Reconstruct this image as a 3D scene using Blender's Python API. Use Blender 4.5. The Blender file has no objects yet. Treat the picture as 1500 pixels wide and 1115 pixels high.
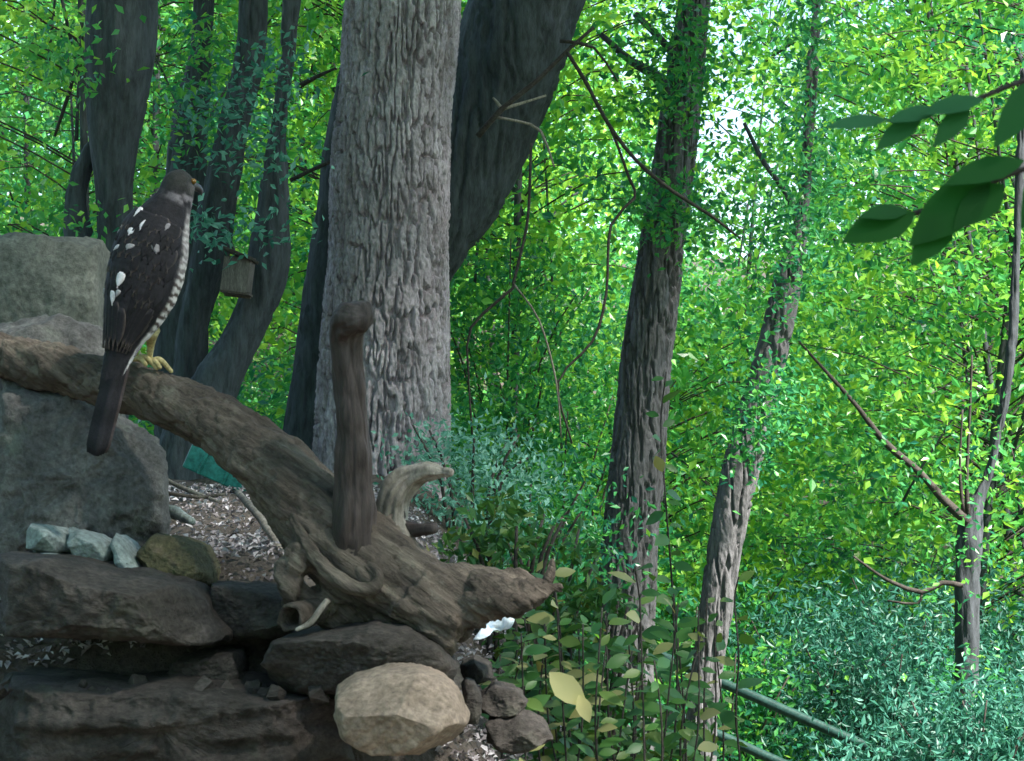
import bpy, math, random
import numpy as np
from mathutils import Vector

# ------------------------------------------------------------------ camera, sky, sun, exposure
sc = bpy.context.scene
COL = sc.collection
R = math.radians
FPX, W0, H0 = 2800.0, 1500.0, 1115.0
PITCH = R(2.0)
CAM = np.array([0.0, 0.0, 1.6])
cd = bpy.data.cameras.new('camera')
cam = bpy.data.objects.new('camera', cd)
COL.objects.link(cam)
cam.location = CAM
cam.rotation_euler = (R(90) + PITCH, 0, 0)
cd.sensor_width = 36.0
cd.lens = 36.0 * FPX / W0
cd.clip_start = 0.05
cd.clip_end = 500
cd.dof.use_dof = True
cd.dof.focus_distance = 5.0
cd.dof.aperture_fstop = 27
sc.camera = cam

SUN_TO = Vector((0.62, -0.42, 1.0)).normalized()
world = bpy.data.worlds.new('World')
sc.world = world
world.use_nodes = True
wn = world.node_tree
sky = wn.nodes.new('ShaderNodeTexSky')
sky.sky_type = 'NISHITA'
sky.sun_disc = False
sky.sun_elevation = math.asin(SUN_TO.z)
sky.sun_rotation = math.atan2(SUN_TO.x, SUN_TO.y)
bg = wn.nodes['Background']
bg.inputs['Strength'].default_value = 0.10
wn.links.new(sky.outputs[0], bg.inputs['Color'])

sl = bpy.data.lights.new('sun', 'SUN')
sl.energy = 5.0
sl.angle = R(4.0)
sl.color = (1.0, 0.95, 0.86)
so = bpy.data.objects.new('sun', sl)
COL.objects.link(so)
so.rotation_euler = SUN_TO.to_track_quat('Z', 'Y').to_euler()
so.location = (4, -4, 9)

sc.view_settings.view_transform = 'Standard'
sc.view_settings.look = 'None'
sc.view_settings.gamma = 1.0
sc.view_settings.use_curve_mapping = False
sc.view_settings.exposure = 2.3

# ------------------------------------------------------------------ helpers
rng = np.random.default_rng(7)
random.seed(7)
CP, SP = math.cos(PITCH), math.sin(PITCH)


def P(px, py, Y):
    """photo pixel -> world point on the plane y = Y"""
    a = (px - W0 / 2) / FPX
    b = -(py - H0 / 2) / FPX
    d = np.array([a, CP - b * SP, SP + b * CP])
    return CAM + d * (Y / d[1])


def px2m(n, Y):
    return n * Y / FPX


def sstep(a, b, x):
    t = np.clip((x - a) / (b - a), 0, 1)
    return t * t * (3 - 2 * t)


def hsh(i, j, k, s):
    h = (i * 73856093) ^ (j * 19349663) ^ (k * 83492791) ^ (s * 2654435761 & 0x7fffffff)
    h = (h ^ (h >> 13)) * 1274126177
    h = h ^ (h >> 16)
    return (h & 0xfffff) / float(0xfffff)


def vnoise(p, seed=0):
    p = np.asarray(p, float)
    i = np.floor(p).astype(np.int64)
    f = p - i
    u = f * f * f * (f * (f * 6 - 15) + 10)
    r = 0
    for dx in (0, 1):
        for dy in (0, 1):
            for dz in (0, 1):
                w = (u[:, 0] if dx else 1 - u[:, 0]) * (u[:, 1] if dy else 1 - u[:, 1]) * (u[:, 2] if dz else 1 - u[:, 2])
                r = r + w * hsh(i[:, 0] + dx, i[:, 1] + dy, i[:, 2] + dz, seed)
    return r * 2 - 1


def fbm(p, octv=4, seed=0, gain=0.5):
    p = np.asarray(p, float)
    r, a = 0, 1.0
    for o in range(octv):
        r = r + a * vnoise(p * (2.0 ** o) + 17.3 * o, seed + o)
        a *= gain
    return r


def worley(p, seed=0):
    p = np.asarray(p, float)
    i = np.floor(p).astype(np.int64)
    f1 = np.full(len(p), 9.0)
    f2 = np.full(len(p), 9.0)
    for dx in (-1, 0, 1):
        for dy in (-1, 0, 1):
            for dz in (-1, 0, 1):
                a, b, c = i[:, 0] + dx, i[:, 1] + dy, i[:, 2] + dz
                q = np.stack([a + hsh(a, b, c, seed), b + hsh(a, b, c, seed + 1), c + hsh(a, b, c, seed + 2)], 1)
                d = np.sqrt(((q - p) ** 2).sum(1))
                f2 = np.minimum(f2, np.maximum(f1, d))
                f1 = np.minimum(f1, d)
    return f1, f2


def obj(name, V, F, mat, parent=None, base=None, smooth=True):
    """one mesh object; V in world space, stored relative to base"""
    V = np.asarray(V, float)
    if base is None:
        base = np.array(parent.location) if parent is not None else np.array([V[:, 0].mean(), V[:, 1].mean(), V[:, 2].min()])
    base = np.asarray(base, float)
    me = bpy.data.meshes.new(name)
    me.from_pydata((V - base).tolist() if len(V) < 5000 else V - base, [], F if not isinstance(F, np.ndarray) or len(F) > 5000 else F.tolist())
    me.materials.append(mat)
    if smooth:
        me.polygons.foreach_set('use_smooth', np.ones(len(me.polygons), bool))
    me.update()
    o = bpy.data.objects.new(name, me)
    COL.objects.link(o)
    if parent is not None:
        o.parent = parent
    else:
        o.location = base
    return o


def tag(o, label, cat, group=None):
    o['label'] = label
    o['category'] = cat
    if group:
        o['group'] = group
    return o


def thing(name, loc, label, cat, group=None):
    o = bpy.data.objects.new(name, None)
    o.empty_display_size = 0.05
    COL.objects.link(o)
    o.location = loc
    return tag(o, label, cat, group)


def fattr(o, name, vals, domain='POINT'):
    a = o.data.attributes.new(name, 'FLOAT', domain)
    a.data.foreach_set('value', np.asarray(vals, np.float32))


def resample(pts, rad, ds):
    """centripetal-ish Catmull-Rom through pts with radii, spacing ds"""
    A = np.column_stack([np.asarray(pts, float), np.asarray(rad, float)])
    A = np.vstack([2 * A[0] - A[1], A, 2 * A[-1] - A[-2]])
    out = []
    for k in range(1, len(A) - 2):
        p0, p1, p2, p3 = A[k - 1], A[k], A[k + 1], A[k + 2]
        n = max(2, int(np.linalg.norm(p2[:3] - p1[:3]) / ds))
        t = np.linspace(0, 1, n, endpoint=False)[:, None]
        out.append(0.5 * (2 * p1 + (p2 - p0) * t + (2 * p0 - 5 * p1 + 4 * p2 - p3) * t * t + (3 * p1 - p0 - 3 * p2 + p3) * t ** 3))
    out.append(A[-2][None])
    B = np.vstack(out)
    B[:, 3] = np.maximum(B[:, 3], 0.0006)
    return B[:, :3], B[:, 3]


def tube(pts, rad, ds=0.02, nseg=12, disp=None, caps=True, round_end=False):
    """swept tube; disp(P, s, theta, r) -> outward offset"""
    C, r = resample(pts, rad, ds)
    if round_end:
        t = (C[-1] - C[-2]) / np.linalg.norm(C[-1] - C[-2])
        a = np.array([0.35, 0.6, 0.8, 0.93])
        C = np.vstack([C, C[-1] + t * r[-1] * a[:, None]])
        r = np.concatenate([r, r[-1] * np.sqrt(1 - a * a)])
    n = len(C)
    T = np.gradient(C, axis=0)
    T /= np.linalg.norm(T, axis=1)[:, None] + 1e-12
    u = np.cross(T[0], [0.31, 0.91, 0.27])
    u /= np.linalg.norm(u)
    U = np.zeros_like(T)
    for k in range(n):
        u = u - T[k] * u.dot(T[k])
        u /= np.linalg.norm(u)
        U[k] = u
    B = np.cross(T, U)
    th = np.linspace(0, 2 * math.pi, nseg, endpoint=False)
    Nn = U[:, None] * np.cos(th)[None, :, None] + B[:, None] * np.sin(th)[None, :, None]
    V = C[:, None] + Nn * r[:, None, None]
    if disp is not None:
        s = np.concatenate([[0], np.cumsum(np.linalg.norm(np.diff(C, axis=0), axis=1))])
        S = np.repeat(s, nseg)
        TH = np.tile(th, n)
        RR = np.repeat(r, nseg)
        d = disp(V.reshape(-1, 3), S, TH, RR)
        V = V.reshape(-1, 3) + Nn.reshape(-1, 3) * d[:, None]
    V = V.reshape(-1, 3)
    i = np.arange(n - 1)[:, None] * nseg
    j = np.arange(nseg)[None]
    j2 = (j + 1) % nseg
    F = np.stack([i + j, i + j2, i + nseg + j2, i + nseg + j], -1).reshape(-1, 4)
    F = F[:, ::-1]
    F = [tuple(q) for q in F.tolist()]
    if caps:
        F.append(tuple(range(nseg)))
        F.append(tuple(range((n - 1) * nseg, n * nseg))[::-1])
    return V, F


def join(parts):
    Vs, Fs, o = [], [], 0
    for V, F in parts:
        Vs.append(np.asarray(V))
        Fs += [tuple(int(i) + o for i in f) for f in F]
        o += len(V)
    return np.vstack(Vs), Fs


# ------------------------------------------------------------------ materials
def mat_new(name):
    m = bpy.data.materials.new(name)
    m.use_nodes = True
    nt = m.node_tree
    return m, nt, nt.nodes['Principled BSDF']


def ramp(nt, src, stops):
    r = nt.nodes.new('ShaderNodeValToRGB')
    e = r.color_ramp.elements
    while len(e) < len(stops):
        e.new(0.5)
    for q, (p, c) in zip(e, stops):
        q.position = p
        q.color = (*c, 1)
    nt.links.new(src, r.inputs[0])
    return r.outputs[0]


def coords(nt, scale, axis=None):
    tc = nt.nodes.new('ShaderNodeTexCoord')
    mp = nt.nodes.new('ShaderNodeMapping')
    mp.inputs['Scale'].default_value = scale
    src = tc.outputs['Object']
    if axis is not None:
        # squeeze the coordinate along the grain
        dt = nt.nodes.new('ShaderNodeVectorMath')
        dt.operation = 'DOT_PRODUCT'
        nt.links.new(src, dt.inputs[0])
        dt.inputs[1].default_value = axis
        sv = nt.nodes.new('ShaderNodeVectorMath')
        sv.operation = 'SCALE'
        sv.inputs[0].default_value = [-0.86 * q for q in axis]
        nt.links.new(dt.outputs['Value'], sv.inputs['Scale'])
        ad = nt.nodes.new('ShaderNodeVectorMath')
        ad.operation = 'ADD'
        nt.links.new(src, ad.inputs[0])
        nt.links.new(sv.outputs[0], ad.inputs[1])
        src = ad.outputs[0]
    nt.links.new(src, mp.inputs['Vector'])
    return mp.outputs['Vector']


def noise(nt, vec, scale, detail=6, rough=0.6):
    n = nt.nodes.new('ShaderNodeTexNoise')
    n.inputs['Scale'].default_value = scale
    n.inputs['Detail'].default_value = detail
    n.inputs['Roughness'].default_value = rough
    nt.links.new(vec, n.inputs['Vector'])
    return n.outputs[0]


def rough_mat(name, stops, scale=20, stretch=(1, 1, 1), bump=0.5, bdist=0.004, fine=140, rough=0.9, spots=None, spec=0.25, axis=None):
    m, nt, b = mat_new(name)
    v = coords(nt, stretch, axis)
    n1 = noise(nt, v, scale)
    col = ramp(nt, n1, stops)
    n2 = noise(nt, v, fine, 4, 0.7)
    mx = nt.nodes.new('ShaderNodeMix')
    mx.data_type = 'RGBA'
    mx.blend_type = 'OVERLAY'
    mx.inputs[0].default_value = 0.75
    nt.links.new(col, mx.inputs[6])
    g = ramp(nt, n2, [(0.3, (0.2,) * 3), (0.7, (0.8,) * 3)])
    nt.links.new(g, mx.inputs[7])
    out = mx.outputs[2]
    if spots:
        sc_, lo, hi, c = spots
        n3 = noise(nt, coords(nt, (1, 1, 1)), sc_, 5, 0.6)
        f = ramp(nt, n3, [(lo, (0, 0, 0)), (hi, (1, 1, 1))])
        m2 = nt.nodes.new('ShaderNodeMix')
        m2.data_type = 'RGBA'
        nt.links.new(f, m2.inputs[0])
        nt.links.new(out, m2.inputs[6])
        m2.inputs[7].default_value = (*c, 1)
        out = m2.outputs[2]
    nt.links.new(out, b.inputs['Base Color'])
    b.inputs['Roughness'].default_value = rough
    b.inputs['Specular IOR Level'].default_value = spec
    ad = nt.nodes.new('ShaderNodeMath')
    ad.operation = 'ADD'
    nt.links.new(n1, ad.inputs[0])
    nt.links.new(n2, ad.inputs[1])
    bp = nt.nodes.new('ShaderNodeBump')
    bp.inputs['Strength'].default_value = bump
    bp.inputs['Distance'].default_value = bdist
    nt.links.new(ad.outputs[0], bp.inputs['Height'])
    nt.links.new(bp.outputs[0], b.inputs['Normal'])
    return m


def leaf_mat(name, stops, trans=0.45, tmul=(1.5, 1.25, 0.7), rough=0.45):
    m, nt, b = mat_new(name)
    at = nt.nodes.new('ShaderNodeAttribute')
    at.attribute_name = 'tint'
    col = ramp(nt, at.outputs['Fac'], stops)
    nt.links.new(col, b.inputs['Base Color'])
    b.inputs['Roughness'].default_value = rough
    b.inputs['Specular IOR Level'].default_value = 0.35
    t = nt.nodes.new('ShaderNodeBsdfTranslucent')
    mu = nt.nodes.new('ShaderNodeMix')
    mu.data_type = 'RGBA'
    mu.blend_type = 'MULTIPLY'
    mu.inputs[0].default_value = 1
    nt.links.new(col, mu.inputs[6])
    mu.inputs[7].default_value = (*tmul, 1)
    mu.clamp_result = False
    nt.links.new(mu.outputs[2], t.inputs['Color'])
    mx = nt.nodes.new('ShaderNodeMixShader')
    mx.inputs[0].default_value = trans
    nt.links.new(b.outputs[0], mx.inputs[1])
    nt.links.new(t.outputs[0], mx.inputs[2])
    nt.links.new(mx.outputs[0], nt.nodes['Material Output'].inputs['Surface'])
    return m


def plain(name, col, rough=0.6, metal=0.0):
    m, nt, b = mat_new(name)
    b.inputs['Base Color'].default_value = (*col, 1)
    b.inputs['Roughness'].default_value = rough
    b.inputs['Metallic'].default_value = metal
    return m


LEAF = leaf_mat('leaf_green', [(0.0, (0.018, 0.13, 0.095)), (0.35, (0.03, 0.20, 0.075)), (0.7, (0.085, 0.34, 0.07)), (1.0, (0.25, 0.50, 0.06))], 0.45, (1.35, 1.25, 0.9), 0.33)
LEAF_OLIVE = leaf_mat('leaf_olive', [(0.0, (0.025, 0.10, 0.03)), (0.5, (0.06, 0.16, 0.035)), (0.85, (0.16, 0.20, 0.05)), (1.0, (0.36, 0.33, 0.17))], 0.3)
LEAF_TEAL = leaf_mat('leaf_teal', [(0.0, (0.025, 0.12, 0.095)), (0.5, (0.05, 0.2, 0.14)), (1.0, (0.2, 0.42, 0.34))], 0.35, (1.2, 1.2, 0.95))
LEAF_NEAR = leaf_mat('leaf_dark', [(0.0, (0.010, 0.085, 0.010)), (1.0, (0.03, 0.14, 0.06))], 0.45, (1.3, 1.3, 0.7), 0.8)
LITTER = leaf_mat('dry_leaf', [(0.0, (0.09, 0.075, 0.075)), (0.5, (0.30, 0.265, 0.28)), (1.0, (0.6, 0.57, 0.6))], 0.1, (1, 1, 1), 0.8)
BARK_RIDGE = rough_mat('ridged_bark', [(0.3, (0.184, 0.155, 0.166)), (0.55, (0.323, 0.277, 0.308)), (0.75, (0.506, 0.446, 0.474))], 9, (1, 1, 0.5), 0.7, 0.006, 110)
BARK_GREY = rough_mat('grey_bark', [(0.3, (0.065, 0.065, 0.066)), (0.6, (0.126, 0.122, 0.131)), (0.8, (0.191, 0.189, 0.203))], 14, (1, 1, 0.3), 0.8, 0.006, 90)
BARK_DARK = rough_mat('dark_smooth_bark', [(0.3, (0.032, 0.038, 0.045)), (0.6, (0.060, 0.067, 0.076)), (0.85, (0.109, 0.115, 0.128))], 9, (1, 1, 0.22), 0.6, 0.008, 60)
TWIG = rough_mat('twig_bark', [(0.3, (0.03, 0.025, 0.022)), (0.8, (0.075, 0.065, 0.06))], 30)
DRIFT = rough_mat('weathered_driftwood', [(0.28, (0.031, 0.025, 0.020)), (0.5, (0.082, 0.065, 0.054)), (0.75, (0.187, 0.153, 0.122))], 26, (1, 1, 1), 1.0, 0.004, 170, spots=(26, 0.6, 0.74, (0.150, 0.137, 0.111)), axis=(0.805, -0.1, -0.584))
DRIFT_BROWN = rough_mat('brown_driftwood', [(0.28, (0.021, 0.016, 0.014)), (0.55, (0.051, 0.039, 0.037)), (0.8, (0.089, 0.074, 0.071))], 22, (1, 1, 0.16), 0.8, 0.003, 120, rough=0.7)
DRIFT_PALE = rough_mat('pale_driftwood', [(0.28, (0.128, 0.109, 0.090)), (0.55, (0.247, 0.217, 0.188)), (0.8, (0.375, 0.338, 0.293))], 30, (1, 1, 0.5), 0.6, 0.003, 140)
STONE = rough_mat('grey_stone', [(0.28, (0.049, 0.047, 0.047)), (0.5, (0.093, 0.090, 0.088)), (0.75, (0.165, 0.159, 0.153))], 18, (1, 1, 1), 0.8, 0.005, 130, spots=(9, 0.55, 0.75, (0.088, 0.104, 0.082)))
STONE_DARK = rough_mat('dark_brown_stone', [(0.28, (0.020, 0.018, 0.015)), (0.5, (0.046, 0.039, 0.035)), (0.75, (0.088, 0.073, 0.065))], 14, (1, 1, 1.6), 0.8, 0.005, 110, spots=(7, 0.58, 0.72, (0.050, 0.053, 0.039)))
STONE_TEAL = rough_mat('pale_grey_green_stone', [(0.28, (0.112, 0.135, 0.135)), (0.5, (0.210, 0.247, 0.240)), (0.8, (0.360, 0.390, 0.375))], 22, (1, 1, 1), 0.6, 0.004, 120)
STONE_WARM = rough_mat('smooth_tan_stone', [(0.28, (0.144, 0.105, 0.080)), (0.5, (0.259, 0.192, 0.149)), (0.8, (0.380, 0.288, 0.230))], 10, (1, 1, 1), 0.4, 0.003, 120, spots=(14, 0.6, 0.75, (0.152, 0.103, 0.068)))
STONE_OLIVE = rough_mat('olive_grey_stone', [(0.28, (0.055, 0.058, 0.052)), (0.5, (0.098, 0.101, 0.088)), (0.8, (0.156, 0.156, 0.137))], 12, (1, 1, 1), 0.6, 0.005, 100)
MOSS = rough_mat('mossy_soil', [(0.3, (0.043, 0.038, 0.023)), (0.55, (0.085, 0.077, 0.041)), (0.8, (0.180, 0.130, 0.099))], 30, (1, 1, 1), 1.0, 0.006, 160)
EARTH = rough_mat('earth', [(0.3, (0.036, 0.030, 0.025)), (0.55, (0.072, 0.060, 0.051)), (0.8, (0.132, 0.114, 0.099))], 12, (1, 1, 1), 1.0, 0.01, 90)


# ------------------------------------------------------------------ ground
def ground_z(x, y):
    x = np.asarray(x, float)
    y = np.asarray(y, float)
    plat = 1.40 + 0.035 * np.clip(y - 2.75, 0, 3.0) + 0.02 * np.clip(y - 5.75, 0, 20)
    s = sstep(0.75, -0.38, x)
    low = 0.15 - 0.06 * np.clip(y - 3, 0, 12) * sstep(-0.2, 0.4, x)
    z = low + (plat - low) * s
    z = z * sstep(2.0, 2.78, y + 0.10 * np.clip(x, -2, 1))
    z = z + 0.16 * np.clip(y - 15, 0, 60) * sstep(15, 22, y)
    p = np.stack([x * 1.7, y * 1.7, x * 0], 1)
    return z + 0.04 * fbm(p, 3, 5) * sstep(2.0, 3.2, y)


def build_ground():
    xs = np.concatenate([np.linspace(-60, -3, 30), np.linspace(-2.9, 3, 119), np.linspace(3.2, 60, 30)])
    ys = np.concatenate([np.linspace(-30, 1.8, 16), np.linspace(1.85, 8, 124), np.linspace(8.2, 20, 40), np.linspace(21, 90, 24)])
    X, Yg = np.meshgrid(xs, ys)
    x, y = X.ravel(), Yg.ravel()
    V = np.column_stack([x, y, ground_z(x, y)])
    near = (np.abs(x) < 3) & (y > 1.85) & (y < 8)
    V[near, 2] += 0.012 * fbm(V[near] * 14, 3, 9)
    nx = len(xs)
    i = np.arange(len(ys) - 1)[:, None] * nx
    j = np.arange(nx - 1)[None]
    F = np.stack([i + j, i + j + 1, i + nx + j + 1, i + nx + j], -1).reshape(-1, 4)
    o = obj('ground', V, F, EARTH, base=(0, 0, 0))
    o['kind'] = 'structure'


build_ground()


# ------------------------------------------------------------------ leaves
def rand_unit(n):
    v = rng.normal(size=(n, 3))
    return v / np.linalg.norm(v, axis=1)[:, None]


def leaf_arrays(C, size, width=0.5, up=0.7, fold=0.18, droop=0.25):
    """2-triangle folded leaves; returns V, F"""
    n = len(C)
    Nn = rand_unit(n) + np.array([0, 0, up])
    Nn /= np.linalg.norm(Nn, axis=1)[:, None] + 1e-9
    A = np.cross(Nn, rand_unit(n))
    A /= np.linalg.norm(A, axis=1)[:, None] + 1e-9
    A[:, 2] -= droop
    A /= np.linalg.norm(A, axis=1)[:, None] + 1e-9
    B = np.cross(Nn, A)
    B /= np.linalg.norm(B, axis=1)[:, None] + 1e-9
    L = np.asarray(size)[:, None] * np.ones((n, 1))
    wv = width * (0.8 + 0.4 * rng.random((n, 1)))
    base = C - A * L * 0.5
    tip = C + A * L * 0.5
    m = C - A * L * 0.06 + Nn * L * fold * 0.5
    V = np.stack([base, m + B * L * wv * 0.5, tip, m - B * L * wv * 0.5], 1).reshape(-1, 3)
    i = np.arange(n)[:, None] * 4
    F = np.concatenate([i + np.array([[0, 2, 1]]), i + np.array([[0, 3, 2]])], 1).reshape(-1, 3)
    return V, F


def leaf_cloud(name, C, size, tint, mat, parent=None, base=None, **kw):
    V, F = leaf_arrays(C, size, **kw)
    o = obj(name, V, F, mat, parent, base, smooth=False)
    fattr(o, 'tint', np.clip(np.repeat(tint, 2), 0, 1), 'FACE')
    o['kind'] = 'stuff'
    return o


def in_view(C, m=1.3, pad=0.7):
    y = np.maximum(C[:, 1], 0.1)
    return (np.abs(C[:, 0]) < 0.268 * y * m + pad) & (C[:, 2] < 1.6 + 0.24 * y * m + pad + 0.4)


def clumps(center, radii, n_clump, n_leaf, spread, hollow=0.25, flat=0.55):
    """leaf centres gathered in clumps through an ellipsoid"""
    d = rand_unit(n_clump) * (hollow + (1 - hollow) * rng.random((n_clump, 1)) ** 0.45)
    c = np.asarray(center) + d * np.asarray(radii)
    k = np.repeat(np.arange(n_clump), n_leaf)
    q = rng.normal(size=(len(k), 3)) * np.array([1, 1, flat]) * spread * (0.6 + 0.8 * rng.random(n_clump))[k][:, None]
    return c[k] + q, k, c


# ------------------------------------------------------------------ trees of the foreground and middle distance
def bark_disp(amp, wid, stretch, seed=0, lump=0.01):
    def f(Pv, s, th, r):
        q = Pv.copy()
        q[:, 2] = s
        w = np.stack([fbm(q * 5, 2, seed + 3), fbm(q * 5 + 9, 2, seed + 5), fbm(q * 5 + 31, 2, seed + 7)], 1)
        q = q + w * np.array([0.009, 0.009, 0.02]) * (wid / 0.026)
        q = q / np.array([wid, wid, wid * stretch])
        e = np.abs(vnoise(q * 0.8, seed) + 0.55 * vnoise(q * 1.7 + 7.7, seed + 1))
        ridge = sstep(0.09, 0.30, e)
        fine = fbm(np.column_stack([Pv[:, :2], s * 0.6]) * 160, 2, seed + 40)
        # long vertical rifts that run through several plates
        return amp * (ridge - 0.6) + amp * 0.16 * fine + lump * fbm(np.column_stack([Pv[:, :2] * 3, s * 2.2]), 3, seed + 60)
    return f


def trunk_from_px(pts, Y, base_extra=None):
    """pts: (px, py, half-width px[, Y])"""
    C, r = [], []
    for p in pts:
        yy = p[3] if len(p) > 3 else Y
        C.append(P(p[0], p[1], yy))
        r.append(px2m(p[2], yy))
    return C, r


def add_tree(name, pts, Y, label, mat, ds, nseg, disp, group=None, cat='tree'):
    C, r = trunk_from_px(pts, Y)
    # carry the trunk down into the ground
    b = np.array(C[0])
    g = float(ground_z([b[0]], [b[1]])[0])
    if b[2] > g - 0.05:
        C = [np.array([b[0] - 0.02, b[1], g - 0.12])] + C
        r = [r[0] * 1.35] + r
        b = C[0]
    t = thing(name, (b[0], b[1], g), label, cat, group)
    V, F = tube(C, r, ds, nseg, disp)
    obj('trunk', V, F, mat, t)
    return t, np.array(C[-1]), r[-1]


def limb(t, pts, Y, mat=TWIG, name='branch', nseg=7, ds=0.05, amp=0.15):
    C, r = trunk_from_px(pts, Y)
    V, F = tube(C, r, ds, nseg, lambda Pv, s, th, rr: rr * amp * fbm(Pv * 25, 2, 3))
    return obj(name, V, F, mat, t)


def overhead_crown(t, top, lean, height, center, radii, n_clump, n_leaf, size, tint, rtop):
    """unseen limbs and leaf crown above the frame, some placed to shade the view"""
    A = np.array(top)
    Cn = np.array(center, float)
    Rd = np.array(radii, float)
    V, F = tube([A - np.array(lean) * 0.1, A + np.array(lean) * 0.5 * height, Cn], [rtop * 1.0, rtop * 0.8, rtop * 0.35], 0.15, 10)
    obj('upper_trunk', V, F, BARK_DARK, t)
    for k in range(7):
        a = k * 2.4
        q = Cn + Rd * np.array([math.cos(a) * 0.75, math.sin(a) * 0.75, -0.15 + 0.2 * (k % 3)])
        s = A + (Cn - A) * (0.35 + 0.08 * k)
        V, F = tube([s, (s + q) / 2 + np.array([0, 0, 0.2]), q], [rtop * 0.35, rtop * 0.2, 0.012], 0.2, 7)
        obj('limb', V, F, BARK_DARK, t)
    L, k, _ = clumps(Cn, Rd, n_clump, n_leaf, 0.28)
    tt = tint + 0.18 * rng.normal(size=len(L))
    leaf_cloud('crown', L, size * (0.7 + 0.6 * rng.random(len(L))), tt, LEAF, t, width=0.6)


# the big ridged trunk
t1, top1, r1 = add_tree('forest_tree', [(548, 860, 108), (552, 760, 100), (556, 650, 95), (561, 520, 91), (566, 400, 87), (573, 250, 84), (583, 100, 82), (590, 0, 82), (600, -160, 80)], 6.0,
                        'big straight tree with deeply ridged grey bark right behind the driftwood root', BARK_RIDGE, 0.0052, 420, bark_disp(0.024, 0.0132, 6.0, 11, 0.012))
overhead_crown(t1, top1, (0.1, 0, 1), 1.5, (1.2, 5.1, 6.3), (2.3, 1.7, 1.2), 190, 60, 0.14, 0.55, r1)  # unseen crown, set on the sun's path to shade this trunk
# the dark trunk hugging it and the leaning one
t1b, top1b, r1b = add_tree('forest_tree', [(452, 720, 48), (462, 600, 44), (482, 440, 40), (506, 260, 34), (530, 100, 28), (545, -60, 24)], 6.45,
                           'slim dark trunk half hidden at the edge of the big ridged tree', BARK_DARK, 0.02, 60, bark_disp(0.01, 0.03, 5, 3))
t2, top2, r2 = add_tree('forest_tree', [(520, 760, 66), (545, 560, 62), (588, 430, 58), (622, 365, 58), (672, 290, 62), (708, 200, 68), (742, 90, 76), (770, 0, 80), (820, -160, 78)], 6.9,
                        'thick dark tree leaning out from behind the big ridged trunk', BARK_DARK, 0.015, 110, bark_disp(0.013, 0.04, 7, 21, 0.02))
for pts, nm in (
        ([(700, 200, 7), (735, 160, 6), (790, 115, 5), (830, 75, 4), (870, 40, 3)], 'branch'),
        ([(735, 160, 4), (728, 150, 3), (722, 143, 2)], 'twig'),
        ([(735, 160, 4), (762, 152, 3), (800, 140, 2)], 'twig'),
        ([(726, 172, 3), (760, 178, 3), (792, 192, 3), (812, 245, 2)], 'twig'),
        ([(830, 75, 4), (858, 120, 4), (890, 180, 4), (932, 235, 4), (985, 280, 4), (1040, 315, 3), (1085, 350, 2)], 'branch'),
        ([(858, 120, 3), (895, 190, 3), (922, 262, 3), (930, 290, 3), (895, 330, 3), (888, 430, 3), (868, 500, 3), (818, 560, 2), (838, 650, 2)], 'branch'),
        ([(778, 210, 3), (776, 270, 3), (772, 330, 3), (752, 415, 3), (748, 425, 3), (690, 480, 3), (686, 540, 2), (692, 640, 2)], 'branch'),
        ([(752, 415, 2), (790, 470, 2), (815, 560, 2), (822, 640, 1.5)], 'twig'),
        ([(820, 60, 4), (870, 70, 3), (905, 120, 2)], 'twig')):
    limb(t2, [(p[0], p[1], p[2] * 0.75) for p in pts], 6.3, TWIG if nm == 'branch' or pts[0][0] > 760 else DRIFT_PALE, nm)
overhead_crown(t2, top2, (0.4, -0.1, 1), 2.0, (1.3, 0.9, 6.6), (4.2, 3.2, 1.5), 300, 60, 0.15, 0.5, r2 * 0.95)  # unseen crown spread wide to shade the log and shut out open sky

# the straight trunk in the middle of the green
t3, top3, r3 = add_tree('forest_tree', [(905, 1010, 50), (912, 930, 45), (922, 800, 41), (935, 650, 37), (950, 500, 34), (970, 350, 31), (990, 220, 28), (1005, 100, 25), (1020, -20, 22), (1035, -160, 20)], 7.2,
                        'straight grey tree with fine vertical furrows rising out of the leafy shrubs', BARK_GREY, 0.008, 190, bark_disp(0.018, 0.016, 7, 31, 0.01))
limb(t3, [(985, 150, 12), (960, 110, 8), (925, 90, 6), (880, 50, 4)], 7.15, BARK_DARK)
limb(t3, [(990, 140, 10), (1000, 100, 8), (970, 60, 6), (930, 20, 5)], 7.15, BARK_DARK)
t4, top4, r4 = add_tree('forest_tree', [(1026, 1090, 24), (1034, 1000, 23), (1048, 900, 25), (1064, 790, 25), (1085, 690, 24), (1108, 600, 22), (1135, 500, 20), (1157, 400, 18), (1172, 330, 12), (1182, 240, 8), (1192, 60, 5), (1198, -100, 4)], 6.4,
                        'thin leaning tree with split pale bark beside the green railing', BARK_GREY, 0.008, 120, bark_disp(0.013, 0.022, 9, 41, 0.008))
limb(t4, [(1172, 330, 7), (1150, 280, 5), (1120, 240, 4), (1090, 180, 3)], 6.4, BARK_DARK)
overhead_crown(t3, top3, (0.1, 0, 1), 1.5, (1.2, 7.6, 6.8), (1.7, 1.5, 1.6), 120, 50, 0.12, 0.6, r3)
overhead_crown(t4, top4, (0.1, 0, 1), 1.5, (2.6, 6.2, 6.2), (1.3, 1.2, 1.4), 80, 50, 0.12, 0.7, r4 * 3)
t5, top5, r5 = add_tree('forest_tree', [(1416, 1080, 19), (1416, 960, 18), (1418, 860, 17), (1420, 790, 18), (1427, 745, 14), (1442, 712, 9), (1462, 640, 7), (1480, 520, 6), (1490, 340, 5), (1500, 100, 4)], 7.9,
                        'slender dark tree forking low, with a long bare branch reaching sideways', BARK_DARK, 0.03, 40, bark_disp(0.008, 0.03, 5, 51))
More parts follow.
